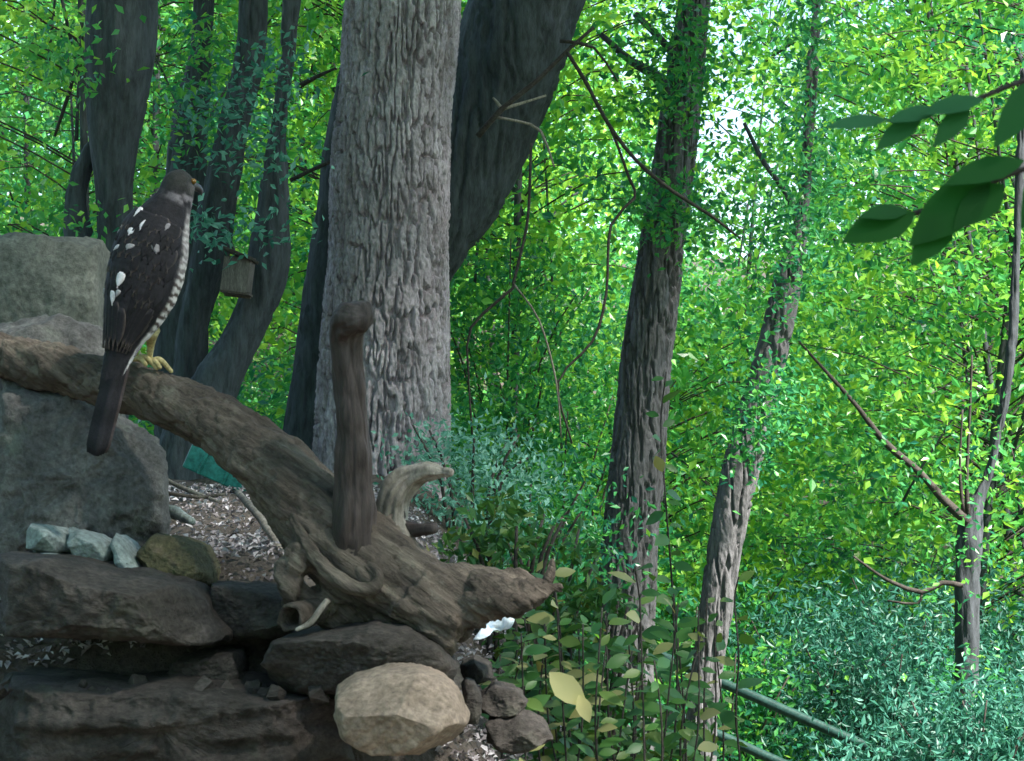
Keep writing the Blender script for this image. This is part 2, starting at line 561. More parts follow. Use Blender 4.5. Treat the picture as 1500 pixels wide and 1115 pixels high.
for pts in ([(1418, 765, 12), (1385, 735, 10), (1345, 690, 8), (1298, 650, 7), (1255, 595, 5), (1215, 550, 4), (1170, 500, 2)],
            [(1418, 760, 6), (1416, 700, 4), (1420, 620, 3), (1424, 520, 2)],
            [(1412, 755, 5), (1406, 690, 3), (1410, 600, 2)],
            [(1410, 858, 6), (1380, 854, 5), (1350, 868, 5), (1300, 850, 4), (1250, 815, 2)],
            [(1350, 868, 3), (1344, 885, 3), (1300, 880, 2)]):
    limb(t5, [(p[0], p[1], p[2] * 0.7) for p in pts], 7.85, TWIG)

# the cluster of trunks on the left
LEFT = [
    ([(160, 640, 30), (163, 480, 27), (167, 360, 26), (170, 260, 31), (173, 150, 41), (178, 60, 50), (182, -60, 52), (186, -160, 50)], 5.4, 'thick smooth dark tree widening upward beside the square stone block'),
    ([(262, 660, 34), (266, 480, 30), (272, 340, 28), (274, 230, 27), (284, 140, 24), (296, 60, 20), (305, -140, 18)], 6.4, 'dark trunk behind the head of the hawk'),
    ([(258, 660, 30), (280, 500, 27), (305, 380, 28), (322, 280, 28), (342, 180, 25), (366, 70, 22), (385, -140, 20)], 5.9, 'curved dark tree leaning right behind the hawk, leaves across its bark'),
    ([(270, 660, 38), (308, 580, 35), (352, 500, 26), (388, 410, 21), (400, 320, 19), (405, 220, 18), (415, 120, 20), (424, 40, 20), (430, -140, 18)], 5.7, 'sinuous dark tree with a small box fixed to its bend'),
]
tl = []
for k, (pts, Y, lab) in enumerate(LEFT):
    t, top, r = add_tree('forest_tree', pts, Y, lab, BARK_DARK, 0.018, 64, bark_disp(0.007, 0.03, 7, 70 + k, 0.018))
    tl.append((t, top, r))
V, F = tube(*trunk_from_px([(128, 420, 26), (112, 330, 21), (112, 280, 18), (128, 230, 15), (150, 190, 10)], 5.45), 0.018, 40, bark_disp(0.006, 0.03, 7, 90))
obj('side_stem', V, F, BARK_DARK, tl[0][0])
overhead_crown(tl[0][0], tl[0][1], (0, 0, 1), 1.5, (-2.9, 3.2, 5.9), (2.9, 3.0, 1.4), 150, 50, 0.14, 0.45, tl[0][2] * 0.8)  # unseen crown, broadened towards the camera to block sky light
for pts, T in (([(440, 125, 5), (465, 112, 4), (492, 100, 2)], t1b), ([(425, 265, 5), (455, 250, 4), (488, 235, 4)], t1b)):
    limb(T, [(p[0], p[1], p[2] * 0.8) for p in pts], 6.35, TWIG)
limb(tl[0][0], [(118, 75, 3), (100, 140, 3), (80, 200, 2)], 5.5, TWIG)


# sprays of leaves hanging in front of trunks
def spray(t, Y, spots, n, size, tint, mat=LEAF, spread=(34, 22), up=0.9, width=0.5):
    Cs = []
    for (px, py) in spots:
        q = np.column_stack([px + rng.normal(size=n) * spread[0], py + rng.normal(size=n) * spread[1], Y + rng.normal(size=n) * 0.12])
        Cs += [P(*a) for a in q]
    Cs = np.array(Cs)
    leaf_cloud('crown', Cs, size * (0.7 + 0.6 * rng.random(len(Cs))), tint + 0.2 * rng.normal(size=len(Cs)), mat, t, up=up, width=width)


spray(t3, 6.9, [(985, 60), (1010, 120), (990, 170), (960, 290), (985, 300), (1030, 310), (940, 120), (1060, 330), (1090, 210), (1040, 60), (985, 310), (960, 310), (985, 20), (1000, 90), (985, 140)], 150, 0.034, 0.5, spread=(40, 30))
spray(t4, 6.1, [(1120, 560), (1150, 560), (1110, 620), (1140, 610), (1095, 665), (1165, 350), (1140, 330), (1190, 390), (1180, 300), (1130, 440), (1200, 250), (1170, 270), (1185, 210), (1150, 380), (1100, 640), (1125, 590), (1190, 60), (1188, 120), (1186, 170), (1196, 20)], 130, 0.03, 0.42, spread=(32, 26))
spray(t5, 7.6, [(1430, 690), (1400, 760), (1440, 620), (1350, 690), (1290, 640), (1230, 560), (1440, 820), (1380, 870), (1410, 980), (1440, 1000), (1400, 1010)], 60, 0.034, 0.5, spread=(34, 26))
spray(tl[2][0], 5.5, [(300, 165), (340, 150), (330, 230), (315, 345), (295, 330)], 90, 0.03, 0.5, LEAF_TEAL)
spray(tl[3][0], 5.3, [(400, 80), (420, 140), (395, 190), (405, 240), (400, 330), (375, 100)], 70, 0.028, 0.5, LEAF_TEAL)
spray(tl[1][0], 6.0, [(290, 80), (270, 140), (290, 190), (300, 50)], 130, 0.03, 0.6)
spray(tl[0][0], 5.1, [(90, 75), (110, 110), (80, 120), (118, 330), (100, 50)], 60, 0.03, 0.6)


# ------------------------------------------------------------------ trees, shrubs and wood of the background
def back_tree(x, y, h, rad, tint, n_clump, label, group, leafsize, zc=0.5, mat=LEAF, width=0.55):
    g = float(ground_z([x], [y])[0])
    t = thing('background_tree', (x, y, g), label, 'tree', group)
    lean = rng.normal() * 0.12
    rt = 0.010 + 0.0026 * h
    top = np.array([x + lean * h * 0.5, y, g + h * 0.8])
    V, F = tube([[x, y, g - 0.1], [x + lean * h * 0.2, y, g + h * 0.4], top], [rt, rt * 0.7, rt * 0.2], 0.3, 8, lambda Pv, s, th, rr: rr * 0.12 * fbm(Pv * 4, 2, 8))
    obj('trunk', V, F, BARK_DARK, t)
    L, k, c = clumps((x + lean * h * 0.3, y, g + h * zc), (rad, rad * 0.85, h * 0.5), int(n_clump * 1.7), 95, 0.13 + 0.008 * y, flat=0.35)
    for q in range(9):
        e = c[q]
        s = np.array([x + lean * h * 0.25, y, g + h * (0.2 + 0.06 * q)])
        V, F = tube([s, (s + e) / 2 + [0, 0, 0.15], e], [rt * 0.4, rt * 0.22, 0.008], 0.3, 6)
        obj('limb', V, F, BARK_DARK, t)
    tw = []
    for e in c[9:]:
        if not in_view(e[None])[0]:
            continue
        hz = max(g + 0.3, min(e[2] - 0.25 * abs(e[0] - x), g + h * 0.75))
        s = np.array([x + lean * (hz - g) * 0.6, y, hz])
        tw.append(tube([s, s * 0.45 + e * 0.55 + np.array([0, 0, 0.10]), e], [rt * 0.18, 0.004, 0.002], 0.45, 4, caps=False))
    if tw:
        V, F = join(tw)
        obj('twigs', V, F, TWIG, t)['kind'] = 'stuff'
    tk = 0.2 * rng.normal(size=int(n_clump * 1.7)) + 0.04
    keep = in_view(L) & (L[:, 2] > ground_z(L[:, 0], L[:, 1]))
    L, k = L[keep], k[keep]
    tt = tint + tk[k] + 0.13 * rng.normal(size=len(L))
    leaf_cloud('crown', L, leafsize * 1.1 * np.exp(0.24 * rng.normal(size=len(L))), tt, mat, t, width=width, up=0.6)


YG = ('broad yellow green leafy tree in the sunlit wood', 'yellow green trees of the wood')
MG = ('mid green leafy tree in the sunlit wood', 'mid green trees of the wood')
BG = ('bluish green leafy tree in the deeper wood', 'bluish green trees of the wood')
BACK = [
    (-1.9, 8.6, 5.5, 1.3, 0.78, 90, YG), (-0.9, 9.4, 6.0, 1.2, 0.72, 100, YG), (0.0, 9.6, 6.2, 1.05, 0.72, 100, YG), (2.15, 9.2, 5.6, 1.1, 0.72, 90, YG),
    (2.8, 10.2, 6.4, 1.35, 0.66, 110, MG), (3.7, 12.6, 6.8, 1.6, 0.74, 110, YG), (-0.1, 12.0, 7.4, 1.3, 0.8, 120, YG), (1.0, 10.6, 2.8, 1.1, 0.78, 90, YG), (-0.9, 12.6, 7.4, 1.6, 0.6, 130, MG),
    (-2.3, 12.2, 7.2, 1.8, 0.5, 130, BG), (-3.4, 13.5, 7.5, 1.8, 0.75, 110, YG), (3.5, 14.5, 8.0, 1.7, 0.45, 130, BG), (4.4, 15.5, 8.4, 2.0, 0.7, 130, MG), (1.6, 14.0, 3.4, 1.3, 0.6, 90, MG), (1.95, 17.5, 7.6, 1.1, 0.62, 42, MG),
    (-0.5, 16.0, 8.6, 1.7, 0.75, 140, YG), (-1.7, 16.5, 8.8, 2.0, 0.7, 140, MG), (-3.6, 17.5, 9.0, 2.1, 0.5, 130, BG), (5.6, 18.5, 9.0, 2.2, 0.8, 120, YG), (4.9, 20.0, 9.5, 1.9, 0.8, 130, YG), (-1.0, 19.5, 8.5, 1.7, 0.7, 120, MG),
]
for (x, y, h, rad, tint, nc, (lab, grp)) in BACK:
    back_tree(x, y, h, rad, tint, nc, lab, grp, 0.03 + 0.0017 * y)

# the far wood on the rising hillside: one mass
n = 150000
yy = rng.uniform(21, 32, n)
xx = rng.uniform(-1, 1, n) * (0.268 * yy * 1.3 + 1)
gz = ground_z(xx, yy)
zz = gz + rng.random(n) ** 1.2 * (4.6 + 2.5 * vnoise(np.column_stack([xx * 0.35, yy * 0.35, 0 * xx]), 4) - 3.2 * np.exp(-((xx - 2.9) / 1.1) ** 2))
Cc = np.column_stack([xx, yy, zz])
dens = fbm(Cc * 0.8, 3, 77)
Cc = Cc[(dens > -0.25) & in_view(Cc)]
# unseen leaves added round the viewpoint to cut the sky light from behind
an = rng.uniform(R(-55), R(235), 26000) + R(0)
rr_ = rng.uniform(9, 14, len(an))
ring = np.column_stack([rr_ * np.cos(-an), rr_ * np.sin(-an) + 1.5, 0 * an])
ring = ring[(ring[:, 1] < 7) & (np.hypot(ring[:, 0], ring[:, 1]) > 6)]
ring[:, 2] = ground_z(ring[:, 0], ring[:, 1]) + 8.5 * rng.random(len(ring))
ring_n = len(ring)
Cc = np.vstack([Cc, ring])
o = leaf_cloud('distant_wood', Cc, np.where(np.arange(len(Cc)) < len(Cc) - ring_n, 0.12, 0.34) * (0.7 + 0.6 * rng.random(len(Cc))), 0.6 + 0.3 * vnoise(Cc * 0.6, 3) + 0.12 * rng.normal(size=len(Cc)), LEAF, width=0.6)  # far wood and the added shading leaves share one mesh
o['label'] = 'distant sunlit wood filling the hillside behind the trees'
o['category'] = 'wood'


def bush(x, y, rad, h, tint, n, size, label, group, mat=LEAF_TEAL, width=0.3, up=0.2):
    g = float(ground_z([x], [y])[0])
    t = thing('bush', (x, y, g), label, 'bush', group)
    st = []
    for k in range(6):
        a = k * 2.39
        e = np.array([x + rad * 0.8 * math.cos(a), y + rad * 0.6 * math.sin(a), g + h * (0.75 + 0.25 * rng.random())])
        st.append(tube([[x + 0.05 * math.cos(a), y + 0.05 * math.sin(a), g - 0.05], [(x + e[0]) / 2, (y + e[1]) / 2, g + h * 0.55], e], [0.007, 0.005, 0.003], 0.12, 6))
    for V, F in st:
        obj('stem', V, F, TWIG, t)
    L, k, _ = clumps((x, y, g + h * 0.55), (rad, rad * 0.8, h * 0.5), max(n // 30, 4), 30, min(0.13, rad * 0.35))
    L = L[L[:, 2] > ground_z(L[:, 0], L[:, 1])]
    leaf_cloud('foliage', L, size * (0.7 + 0.6 * rng.random(len(L))), tint + 0.22 * rng.normal(size=len(L)), mat, t, width=width, up=up)


FB = ('feathery bluish green bush with narrow leaves below the slender forked tree', 'feathery bushes on the lower slope')
for (px, y, rad, h, n) in ((1120, 9.4, 0.5, 1.0, 2600), (1200, 8.7, 0.5, 0.95, 3000), (1290, 8.5, 0.5, 0.9, 3000), (1380, 9.0, 0.55, 1.0, 3000), (1470, 8.6, 0.5, 0.9, 2600), (1250, 10.2, 0.6, 1.3, 2600), (1340, 7.2, 0.36, 0.5, 2000), (1415, 7.2, 0.34, 0.85, 2200), (1480, 7.3, 0.3, 0.8, 1600)):
    bush((px - 750) / FPX * y, y, rad, h * rng.uniform(0.8, 1.3), 0.28, n * 2, 0.042, *FB, width=0.34)
GB = ('mid green bush filling the gap behind the straight grey tree', 'green bushes behind the furrowed trees')
for (px, y, rad, h, n) in ((1000, 9.2, 0.6, 1.3, 2200), (820, 8.6, 0.5, 1.3, 2200), (1060, 8.4, 0.4, 0.9, 1600), (740, 8.9, 0.5, 1.3, 2000)):
    bush((px - 750) / FPX * y, y, rad, h, 0.5, n * 2, 0.042, *GB, LEAF, 0.5, 0.5)
bush(P(690, 760, 5.2)[0], 5.2, 0.20, 0.36, 0.85, 2200, 0.022, 'pale blue green bush at the foot of the big ridged tree, behind the root', None, LEAF_TEAL, 0.45, 0.5)
bush(P(770, 800, 5.6)[0], 5.6, 0.26, 0.44, 0.3, 2200, 0.028, 'green bush just beyond the pointed end of the root', None, LEAF, 0.45, 0.5)

# low green cover of the slope
n = 80000
yy = 4.2 + 17 * rng.random(n) ** 1.3
xx = rng.uniform(-1, 1, n) * (0.268 * yy * 1.3 + 0.6)
ok = (yy > 6.5) | (xx > 0.1)
xx, yy = xx[ok], yy[ok]
Cc = np.column_stack([xx, yy, ground_z(xx, yy) + 0.02 + 0.4 * rng.random(len(xx)) ** 2])
o = leaf_cloud('ground_cover', Cc, 0.05 * (0.7 + 0.6 * rng.random(len(Cc))), 0.5 + 0.25 * rng.normal(size=len(Cc)), LEAF, width=0.5, up=1.2)
o['label'] = 'low green plants covering the wooded slope'
o['category'] = 'ground cover'


# ------------------------------------------------------------------ stones of the ledge
def rock(name, outline, Y, depth, mat, label, cat='stone', amp=0.010, group=None, tilt=0.0, bulge=0.35, nose=0.05, seed=0, res=1.0, strata=0.0, lean=0.0, chisel=16, taper=0.12):
    """a solid stone from its outline: rounded front, thick body, rounded back"""
    pts = np.array([P(a, b, Y) for a, b in outline])
    cen = pts.mean(0)
    m = len(pts)
    N = int(190 * res)
    ext = np.vstack([pts, pts[:1]])
    seg = np.linalg.norm(np.diff(ext, axis=0), axis=1)
    cum = np.concatenate([[0], np.cumsum(seg)])
    u = np.linspace(0, cum[-1], N, endpoint=False)
    ring = np.stack([np.interp(u, cum, ext[:, c]) for c in range(3)], 1)
    for _ in range(2):
        ring = 0.5 * ring + 0.25 * (np.roll(ring, 1, 0) + np.roll(ring, -1, 0))
    prof = [(s, -nose * (1 - s ** 4)) for s in np.linspace(0.04, 0.88, int(28 * res))]
    prof += [(0.93, nose * 0.0 + 0.004), (0.97, 0.014), (0.992, 0.03), (1.0, 0.06)]
    prof += [(1.0 - taper * t, 0.06 + (depth - 0.1) * t) for t in np.linspace(0.12, 0.85, 9)]
    prof += [(0.94 * (1 - taper), depth - 0.02), (0.8 * (1 - taper), depth), (0.4, depth + 0.01), (0.05, depth + 0.012)]
    K = len(prof)
    V = np.zeros((K, N, 3))
    for k, (s, d) in enumerate(prof):
        V[k] = cen + (ring - cen) * s
        V[k, :, 1] += d
        V[k, :, 2] += -tilt * d
        V[k, :, 1] += (V[k, :, 2] - cen[2]) * lean
    V = V.reshape(-1, 3)
    rg = np.random.default_rng(seed + 500)
    mid = cen + np.array([0, depth * 0.4, 0])
    for _ in range(chisel):
        nrm = rg.normal(size=3) * np.array([1, 1, 1.0])
        nrm[1] = -abs(nrm[1]) * 0.9
        nrm /= np.linalg.norm(nrm)
        dd = (V - mid) @ nrm
        lim = dd.max() * rg.uniform(0.80, 0.95)
        V = V - np.maximum(dd - lim, 0)[:, None] * nrm * 0.95
    i = np.arange(K - 1)[:, None] * N
    j = np.arange(N)[None]
    j2 = (j + 1) % N
    F = np.stack([i + j, i + N + j, i + N + j2, i + j2], -1).reshape(-1, 4)
    F = [tuple(f) for f in F.tolist()] + [tuple(range(N)), tuple(range((K - 1) * N, K * N))[::-1]]
    Cb = V.copy()
    n3 = np.stack([fbm(V * 9 + 3.1 * c, 4, seed + 10 * c) for c in range(3)], 1)
    f1, f2 = worley(V * 11, seed + 5)
    out = V - (cen + np.array([0, depth * 0.45, 0]))
    out /= np.linalg.norm(out, axis=1)[:, None] + 1e-9
    V = V + n3 * amp * 0.45 + out * ((f1 - 0.5) * amp * 0.5)[:, None] + out * (amp * 0.5 * fbm(Cb * 45, 4, seed + 50, 0.6))[:, None]
    if strata:
        V[:, 1] += strata * vnoise(np.column_stack([Cb[:, 0] * 6, Cb[:, 1] * 2, Cb[:, 2] * 55]), seed + 70)
    o = obj(name, V, F, mat)
    return tag(o, label, cat, group)


rock('boulder', [(-30, 552), (59, 562), (105, 572), (150, 590), (192, 608), (222, 640), (238, 668), (238, 775), (230, 850), (160, 858), (59, 858), (-30, 856)], 2.80, 0.24, STONE, 'big rough grey boulder below the log, behind the tail of the hawk', 'boulder', 0.012, seed=1, taper=0.30, chisel=9)
rock('stone_block', [(-40, 333), (59, 335), (110, 337), (139, 342), (141, 400), (140, 470), (140, 840), (59, 845), (-40, 845)], 3.25, 0.3, STONE_OLIVE, 'square olive grey stone block standing behind the log', 'stone', 0.008, seed=2, nose=0.02, chisel=6)
rock('stone', [(-40, 448), (30, 450), (75, 455), (110, 466), (140, 476), (158, 505), (162, 560), (162, 850), (60, 855), (-40, 855)], 2.96, 0.22, STONE, 'grey lumpy stone lying behind the left end of the log', 'stone', 0.012, seed=3, chisel=6)
WG = None
rock('stone', [(30, 768), (72, 773), (92, 792), (99, 812), (70, 812), (30, 802)], 2.63, 0.14, STONE_TEAL, 'small pale wedge stone lying on top of a flatter one under the boulder', 'stone', 0.004, seed=4, nose=0.015, res=0.6)
rock('stone', [(30, 806), (75, 810), (94, 820), (92, 836), (30, 836)], 2.62, 0.14, STONE_TEAL, 'small flat stone at the bottom of the pale wedge stones under the boulder', 'stone', 0.004, seed=5, nose=0.015, res=0.6)
rock('stone', [(84, 776), (125, 784), (154, 798), (166, 840), (128, 838), (103, 828), (98, 806)], 2.62, 0.14, STONE_TEAL, 'largest of the pale grey green wedge stones under the boulder', 'stone', 0.006, seed=6, nose=0.015, res=0.6)
rock('stone', [(152, 782), (168, 792), (188, 820), (206, 845), (178, 848), (164, 825)], 2.61, 0.14, STONE_TEAL, 'narrow tilted pale stone next to the moss patch', 'stone', 0.004, seed=7, nose=0.012, res=0.6)
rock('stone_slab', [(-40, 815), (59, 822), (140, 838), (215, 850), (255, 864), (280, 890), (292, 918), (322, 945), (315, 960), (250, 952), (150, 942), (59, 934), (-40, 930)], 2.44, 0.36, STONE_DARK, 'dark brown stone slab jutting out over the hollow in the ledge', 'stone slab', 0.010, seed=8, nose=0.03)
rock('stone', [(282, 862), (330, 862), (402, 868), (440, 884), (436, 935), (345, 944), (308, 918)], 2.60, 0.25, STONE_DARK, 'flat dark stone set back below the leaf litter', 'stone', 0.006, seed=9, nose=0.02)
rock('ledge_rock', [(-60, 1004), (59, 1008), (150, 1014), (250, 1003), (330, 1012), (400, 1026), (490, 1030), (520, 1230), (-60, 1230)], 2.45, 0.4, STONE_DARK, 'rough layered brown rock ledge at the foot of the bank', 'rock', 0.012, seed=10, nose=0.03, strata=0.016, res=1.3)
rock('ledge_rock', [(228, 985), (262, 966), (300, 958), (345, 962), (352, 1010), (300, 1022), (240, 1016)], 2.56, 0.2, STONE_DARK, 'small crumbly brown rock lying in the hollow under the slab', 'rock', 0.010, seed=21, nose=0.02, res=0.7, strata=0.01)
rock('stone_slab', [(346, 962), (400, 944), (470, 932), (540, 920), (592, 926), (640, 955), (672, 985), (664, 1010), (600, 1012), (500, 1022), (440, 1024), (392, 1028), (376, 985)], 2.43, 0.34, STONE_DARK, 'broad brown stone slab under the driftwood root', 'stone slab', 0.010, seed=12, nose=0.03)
rock('boulder', [(484, 1018), (510, 1000), (560, 984), (612, 985), (650, 1000), (674, 1024), (684, 1060), (670, 1095), (620, 1112), (540, 1112), (496, 1085), (482, 1050)], 2.30, 0.2, STONE_WARM, 'smooth rounded tan boulder in front of the stone slabs', 'boulder', 0.005, seed=13, nose=0.06, chisel=4)
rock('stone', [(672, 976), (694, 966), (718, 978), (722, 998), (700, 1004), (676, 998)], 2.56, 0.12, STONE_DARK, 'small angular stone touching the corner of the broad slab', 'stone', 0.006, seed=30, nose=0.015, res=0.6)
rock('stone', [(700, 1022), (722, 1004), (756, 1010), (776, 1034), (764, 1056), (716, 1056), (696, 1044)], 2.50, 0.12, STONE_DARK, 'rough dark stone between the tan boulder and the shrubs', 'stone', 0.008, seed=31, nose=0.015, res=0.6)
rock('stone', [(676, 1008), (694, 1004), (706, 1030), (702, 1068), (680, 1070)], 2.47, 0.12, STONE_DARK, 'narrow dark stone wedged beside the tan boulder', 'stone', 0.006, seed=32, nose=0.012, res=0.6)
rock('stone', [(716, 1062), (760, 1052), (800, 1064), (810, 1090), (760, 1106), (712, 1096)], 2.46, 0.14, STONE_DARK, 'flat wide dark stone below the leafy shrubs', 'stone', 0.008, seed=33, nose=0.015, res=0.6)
rock('moss_mound', [(186, 800), (215, 786), (250, 790), (285, 806), (304, 846), (300, 872), (240, 866), (205, 850)], 2.64, 0.2, MOSS, 'mossy brown mound of soil between the pale stones and the leaf litter', 'moss', 0.008, seed=14, nose=0.03, res=0.9)
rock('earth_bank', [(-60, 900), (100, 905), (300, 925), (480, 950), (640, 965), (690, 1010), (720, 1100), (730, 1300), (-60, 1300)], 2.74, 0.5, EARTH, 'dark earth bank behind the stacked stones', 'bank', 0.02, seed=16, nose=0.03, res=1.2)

# loose chips of stone on the ledge and in the hollow
CH = []
for k in range(330):
    if k < 160:
        px_, Yc = rng.uniform(-20, 480), rng.uniform(2.46, 2.66)
        z_ = P(0, 1000 + 14 * rng.random() + 0.02 * px_, Yc)[2]
        c_ = np.array([P(px_, 1000, Yc)[0], Yc, z_])
    else:
        x_, y_ = rng.uniform(-0.12, 0.06), rng.uniform(2.5, 2.9)
        c_ = np.array([x_, y_, float(ground_z([x_], [y_])[0]) + 0.004])
    r_ = 0.003 + 0.009 * rng.random() ** 3
    cube = np.array([(a, b, c) for a in (-1, 1) for b in (-1, 1) for c in (-1, 1)], float) * r_ * rng.uniform(0.5, 1.2, (8, 3))
    q_, _ = np.linalg.qr(rng.normal(size=(3, 3)))
    CH.append((cube @ q_ + c_, [(0, 1, 3, 2), (4, 6, 7, 5), (0, 4, 5, 1), (2, 3, 7, 6), (0, 2, 6, 4), (1, 5, 7, 3)]))
V, F = join(CH)
o = obj('stone_chips', V, F, STONE_DARK, smooth=False)
o['kind'] = 'stuff'
o['label'] = 'loose brown stone chips scattered on the rock ledge'
o['category'] = 'stone chips'

# leaf litter on the slope under the log
n = 16000
xx = rng.uniform(-0.95, 0.35, n)
yy = 2.70 + 2.3 * rng.random(n) ** 1.4
Cc = np.column_stack([xx, yy, ground_z(xx, yy) + 0.008 + 0.02 * rng.random(n)])
o = leaf_cloud('leaf_litter', Cc, 0.012 * (0.5 + 1.0 * rng.random(n)), 0.45 + 0.3 * rng.normal(size=n), LITTER, width=0.6, up=1.3, fold=0.5, droop=0)
o['label'] = 'grey brown leaf litter strewn over the slope under the log'
o['category'] = 'leaf litter'


def stick(pts, Y, mat, label, group=None):
    C, r = trunk_from_px(pts, Y)
    V, F = tube(C, r, 0.015, 8, lambda Pv, s, th, rr: rr * 0.25 * fbm(Pv * 40, 2, 6))
    tag(obj('stick', V, F, mat), label, 'stick', group)


stick([(348, 722, 4, 3.3), (372, 748, 6, 3.15), (396, 780, 6.5, 3.0), (414, 812, 5, 2.9)], 3, DRIFT_PALE, 'pale curved stick added to trace the bright edge close under the log')  # stick added in place of a pale fringe of light on the slope
stick([(236, 742, 8, 3.15), (258, 752, 9, 3.1), (282, 764, 5, 3.05)], 3, STONE_TEAL, 'short thick pale stick beside the grey boulder')
stick([(238, 700, 3, 3.3), (270, 716, 3.5, 3.25), (320, 735, 2.5, 3.2)], 3.2, DRIFT_PALE, 'thin pale stick lying across the litter towards the teal crate')
stick([(240, 722, 3, 3.2), (290, 728, 3, 3.2), (330, 724, 2, 3.25)], 3.2, DRIFT, 'thin grey stick lying level on the litter')

# ------------------------------------------------------------------ teal crate, nest box, railing, pale sheet
TEAL = rough_mat('teal_plastic', [(0.3, (0.012, 0.11, 0.10)), (0.8, (0.03, 0.19, 0.165))], 30, (1, 1, 1), 0.1, 0.001, 90, 0.45)
PANEL = rough_mat('weathered_board', [(0.3, (0.08, 0.07, 0.065)), (0.8, (0.18, 0.16, 0.15))], 20, (6, 6, 1), 0.4, 0.002, 90)
RAILM = rough_mat('green_painted_metal', [(0.3, (0.012, 0.035, 0.032)), (0.8, (0.028, 0.07, 0.06))], 30, (1, 1, 1), 0.1, 0.001, 90, 0.4)


def box(cx, sx, rot=0.0, bev=0.0):
    x, y, z = [s / 2 for s in sx]
    V = np.array([(a * x, b * y, c * z) for a in (-1, 1) for b in (-1, 1) for c in (-1, 1)], float)
    if rot:
        c, s = math.cos(rot), math.sin(rot)
        V = np.column_stack([V[:, 0] * c + V[:, 2] * s, V[:, 1], -V[:, 0] * s + V[:, 2] * c])
    F = [(0, 1, 3, 2), (4, 6, 7, 5), (0, 4, 5, 1), (2, 3, 7, 6), (0, 2, 6, 4), (1, 5, 7, 3)]
    return V + np.asarray(cx), F


def bevel(o, w):
    m = o.modifiers.new('bevel', 'BEVEL')
    m.width = w
    m.segments = 2


cc = P(346, 700, 4.4)
gz = float(ground_z([cc[0]], [cc[1]])[0])
ct = thing('crate', (cc[0], cc[1], gz), 'teal green plastic crate showing under the arch of the log', 'crate')
ROT = R(24)


def cpart(nm, off, size, mat=TEAL, bv=0.003):
    c, s = math.cos(ROT), math.sin(ROT)
    ctr = np.array([cc[0] + off[0] * c + off[2] * s, cc[1] + off[1], gz + 0.085 - off[0] * s + off[2] * c])
    V, F = box(ctr, size, ROT)
    bevel(obj(nm, V, F, mat, ct), bv)


cpart('front_panel', (0, -0.06, 0), (0.20, 0.008, 0.11))
cpart('back_panel', (0, 0.06, 0), (0.20, 0.008, 0.11))
cpart('side_panel', (-0.098, 0, 0), (0.008, 0.111, 0.11))
cpart('side_panel', (0.098, 0, 0), (0.008, 0.111, 0.11))
cpart('bottom', (0, 0, -0.052), (0.187, 0.111, 0.006))
cpart('rim', (0, -0.067, 0.05), (0.214, 0.012, 0.012))
for q in (-0.06, 0.0, 0.06):
    cpart('rib', (q, -0.067, -0.006), (0.007, 0.007, 0.098))

bc = P(348, 404, 5.55)
bt = thing('nest_box', (bc[0], bc[1], bc[2] - 0.06), 'small grey wooden box fixed to the bend of the sinuous tree', 'nest box')
for nm, off, sz, rt in (('front_panel', (0, -0.04, 0), (0.078, 0.008, 0.10), 0.12), ('side_panel', (-0.036, 0.005, 0), (0.008, 0.08, 0.10), 0.12), ('side_panel', (0.036, 0.005, 0), (0.008, 0.08, 0.10), 0.12),
                        ('back_panel', (0, 0.05, 0), (0.078, 0.01, 0.12), 0.12), ('bottom', (0, 0.005, -0.052), (0.078, 0.085, 0.006), 0.12)):
    V, F = box(bc + np.array(off), sz, rt)
    bevel(obj(nm, V, F, PANEL, bt), 0.001)
V, F = box(bc + np.array([0.002, -0.005, 0.062]), (0.11, 0.13, 0.01), R(22))
bevel(obj('roof', V, F, TWIG, bt), 0.002)

# railing along the path down the slope
ra = P(700, 842, 8.3)
rb = P(1560, 1222, 7.4)
dirv = rb - ra
rt_ = thing('railing', tuple(ra + np.array([0, 0, -0.7])), 'dark green two rail metal railing running down the slope behind the leaning thin tree', 'railing')
for dz in (0.0, -0.22):
    V, F = tube([ra + np.array([0, 0, dz]), ra + dirv * 0.5 + np.array([0, 0, dz]), rb + np.array([0, 0, dz])], [0.021] * 3, 0.2, 12)
    obj('rail', V, F, RAILM, rt_)
for q in (0.02, 0.30, 0.72, 0.98):
    p = ra + dirv * q
    g = float(ground_z([p[0]], [p[1]])[0])
    V, F = tube([[p[0], p[1] + 0.045, min(g, p[2] - 0.4) - 0.1], [p[0], p[1] + 0.045, p[2] + 0.03]], [0.022, 0.022], 0.2, 10)
    obj('post', V, F, RAILM, rt_)

# crumpled sheet in mixed pale blue and white under the root
SHEET = rough_mat('pale_blue_sheet', [(0.3, (0.45, 0.6, 0.78)), (0.7, (0.8, 0.88, 0.92))], 25, (1, 1, 1), 0.5, 0.004, 90, 0.35)
nx, ny = 26, 14
gu, gv = np.meshgrid(np.linspace(0, 1, nx), np.linspace(0, 1, ny))
gu, gv = gu.ravel(), gv.ravel()
Q = []
for a, b in zip(gu, gv):
    Q.append(P(700 + 72 * a - 8 * b, 918 - 20 * a + (26 - 16 * a) * b, 2.66 + 0.05 * a))
Q = np.array(Q)
Q += 0.010 * np.stack([fbm(Q * 28 + c * 7, 3, 60 + c) for c in range(3)], 1)
F = [(r_ * nx + c, r_ * nx + c + 1, (r_ + 1) * nx + c + 1, (r_ + 1) * nx + c) for r_ in range(ny - 1) for c in range(nx - 1)]
o = obj('pale_sheet', Q, F, SHEET)
md = o.modifiers.new('thick', 'SOLIDIFY')
md.thickness = 0.004
tag(o, 'crumpled pale blue and white sheet under the pointed root', 'litter')

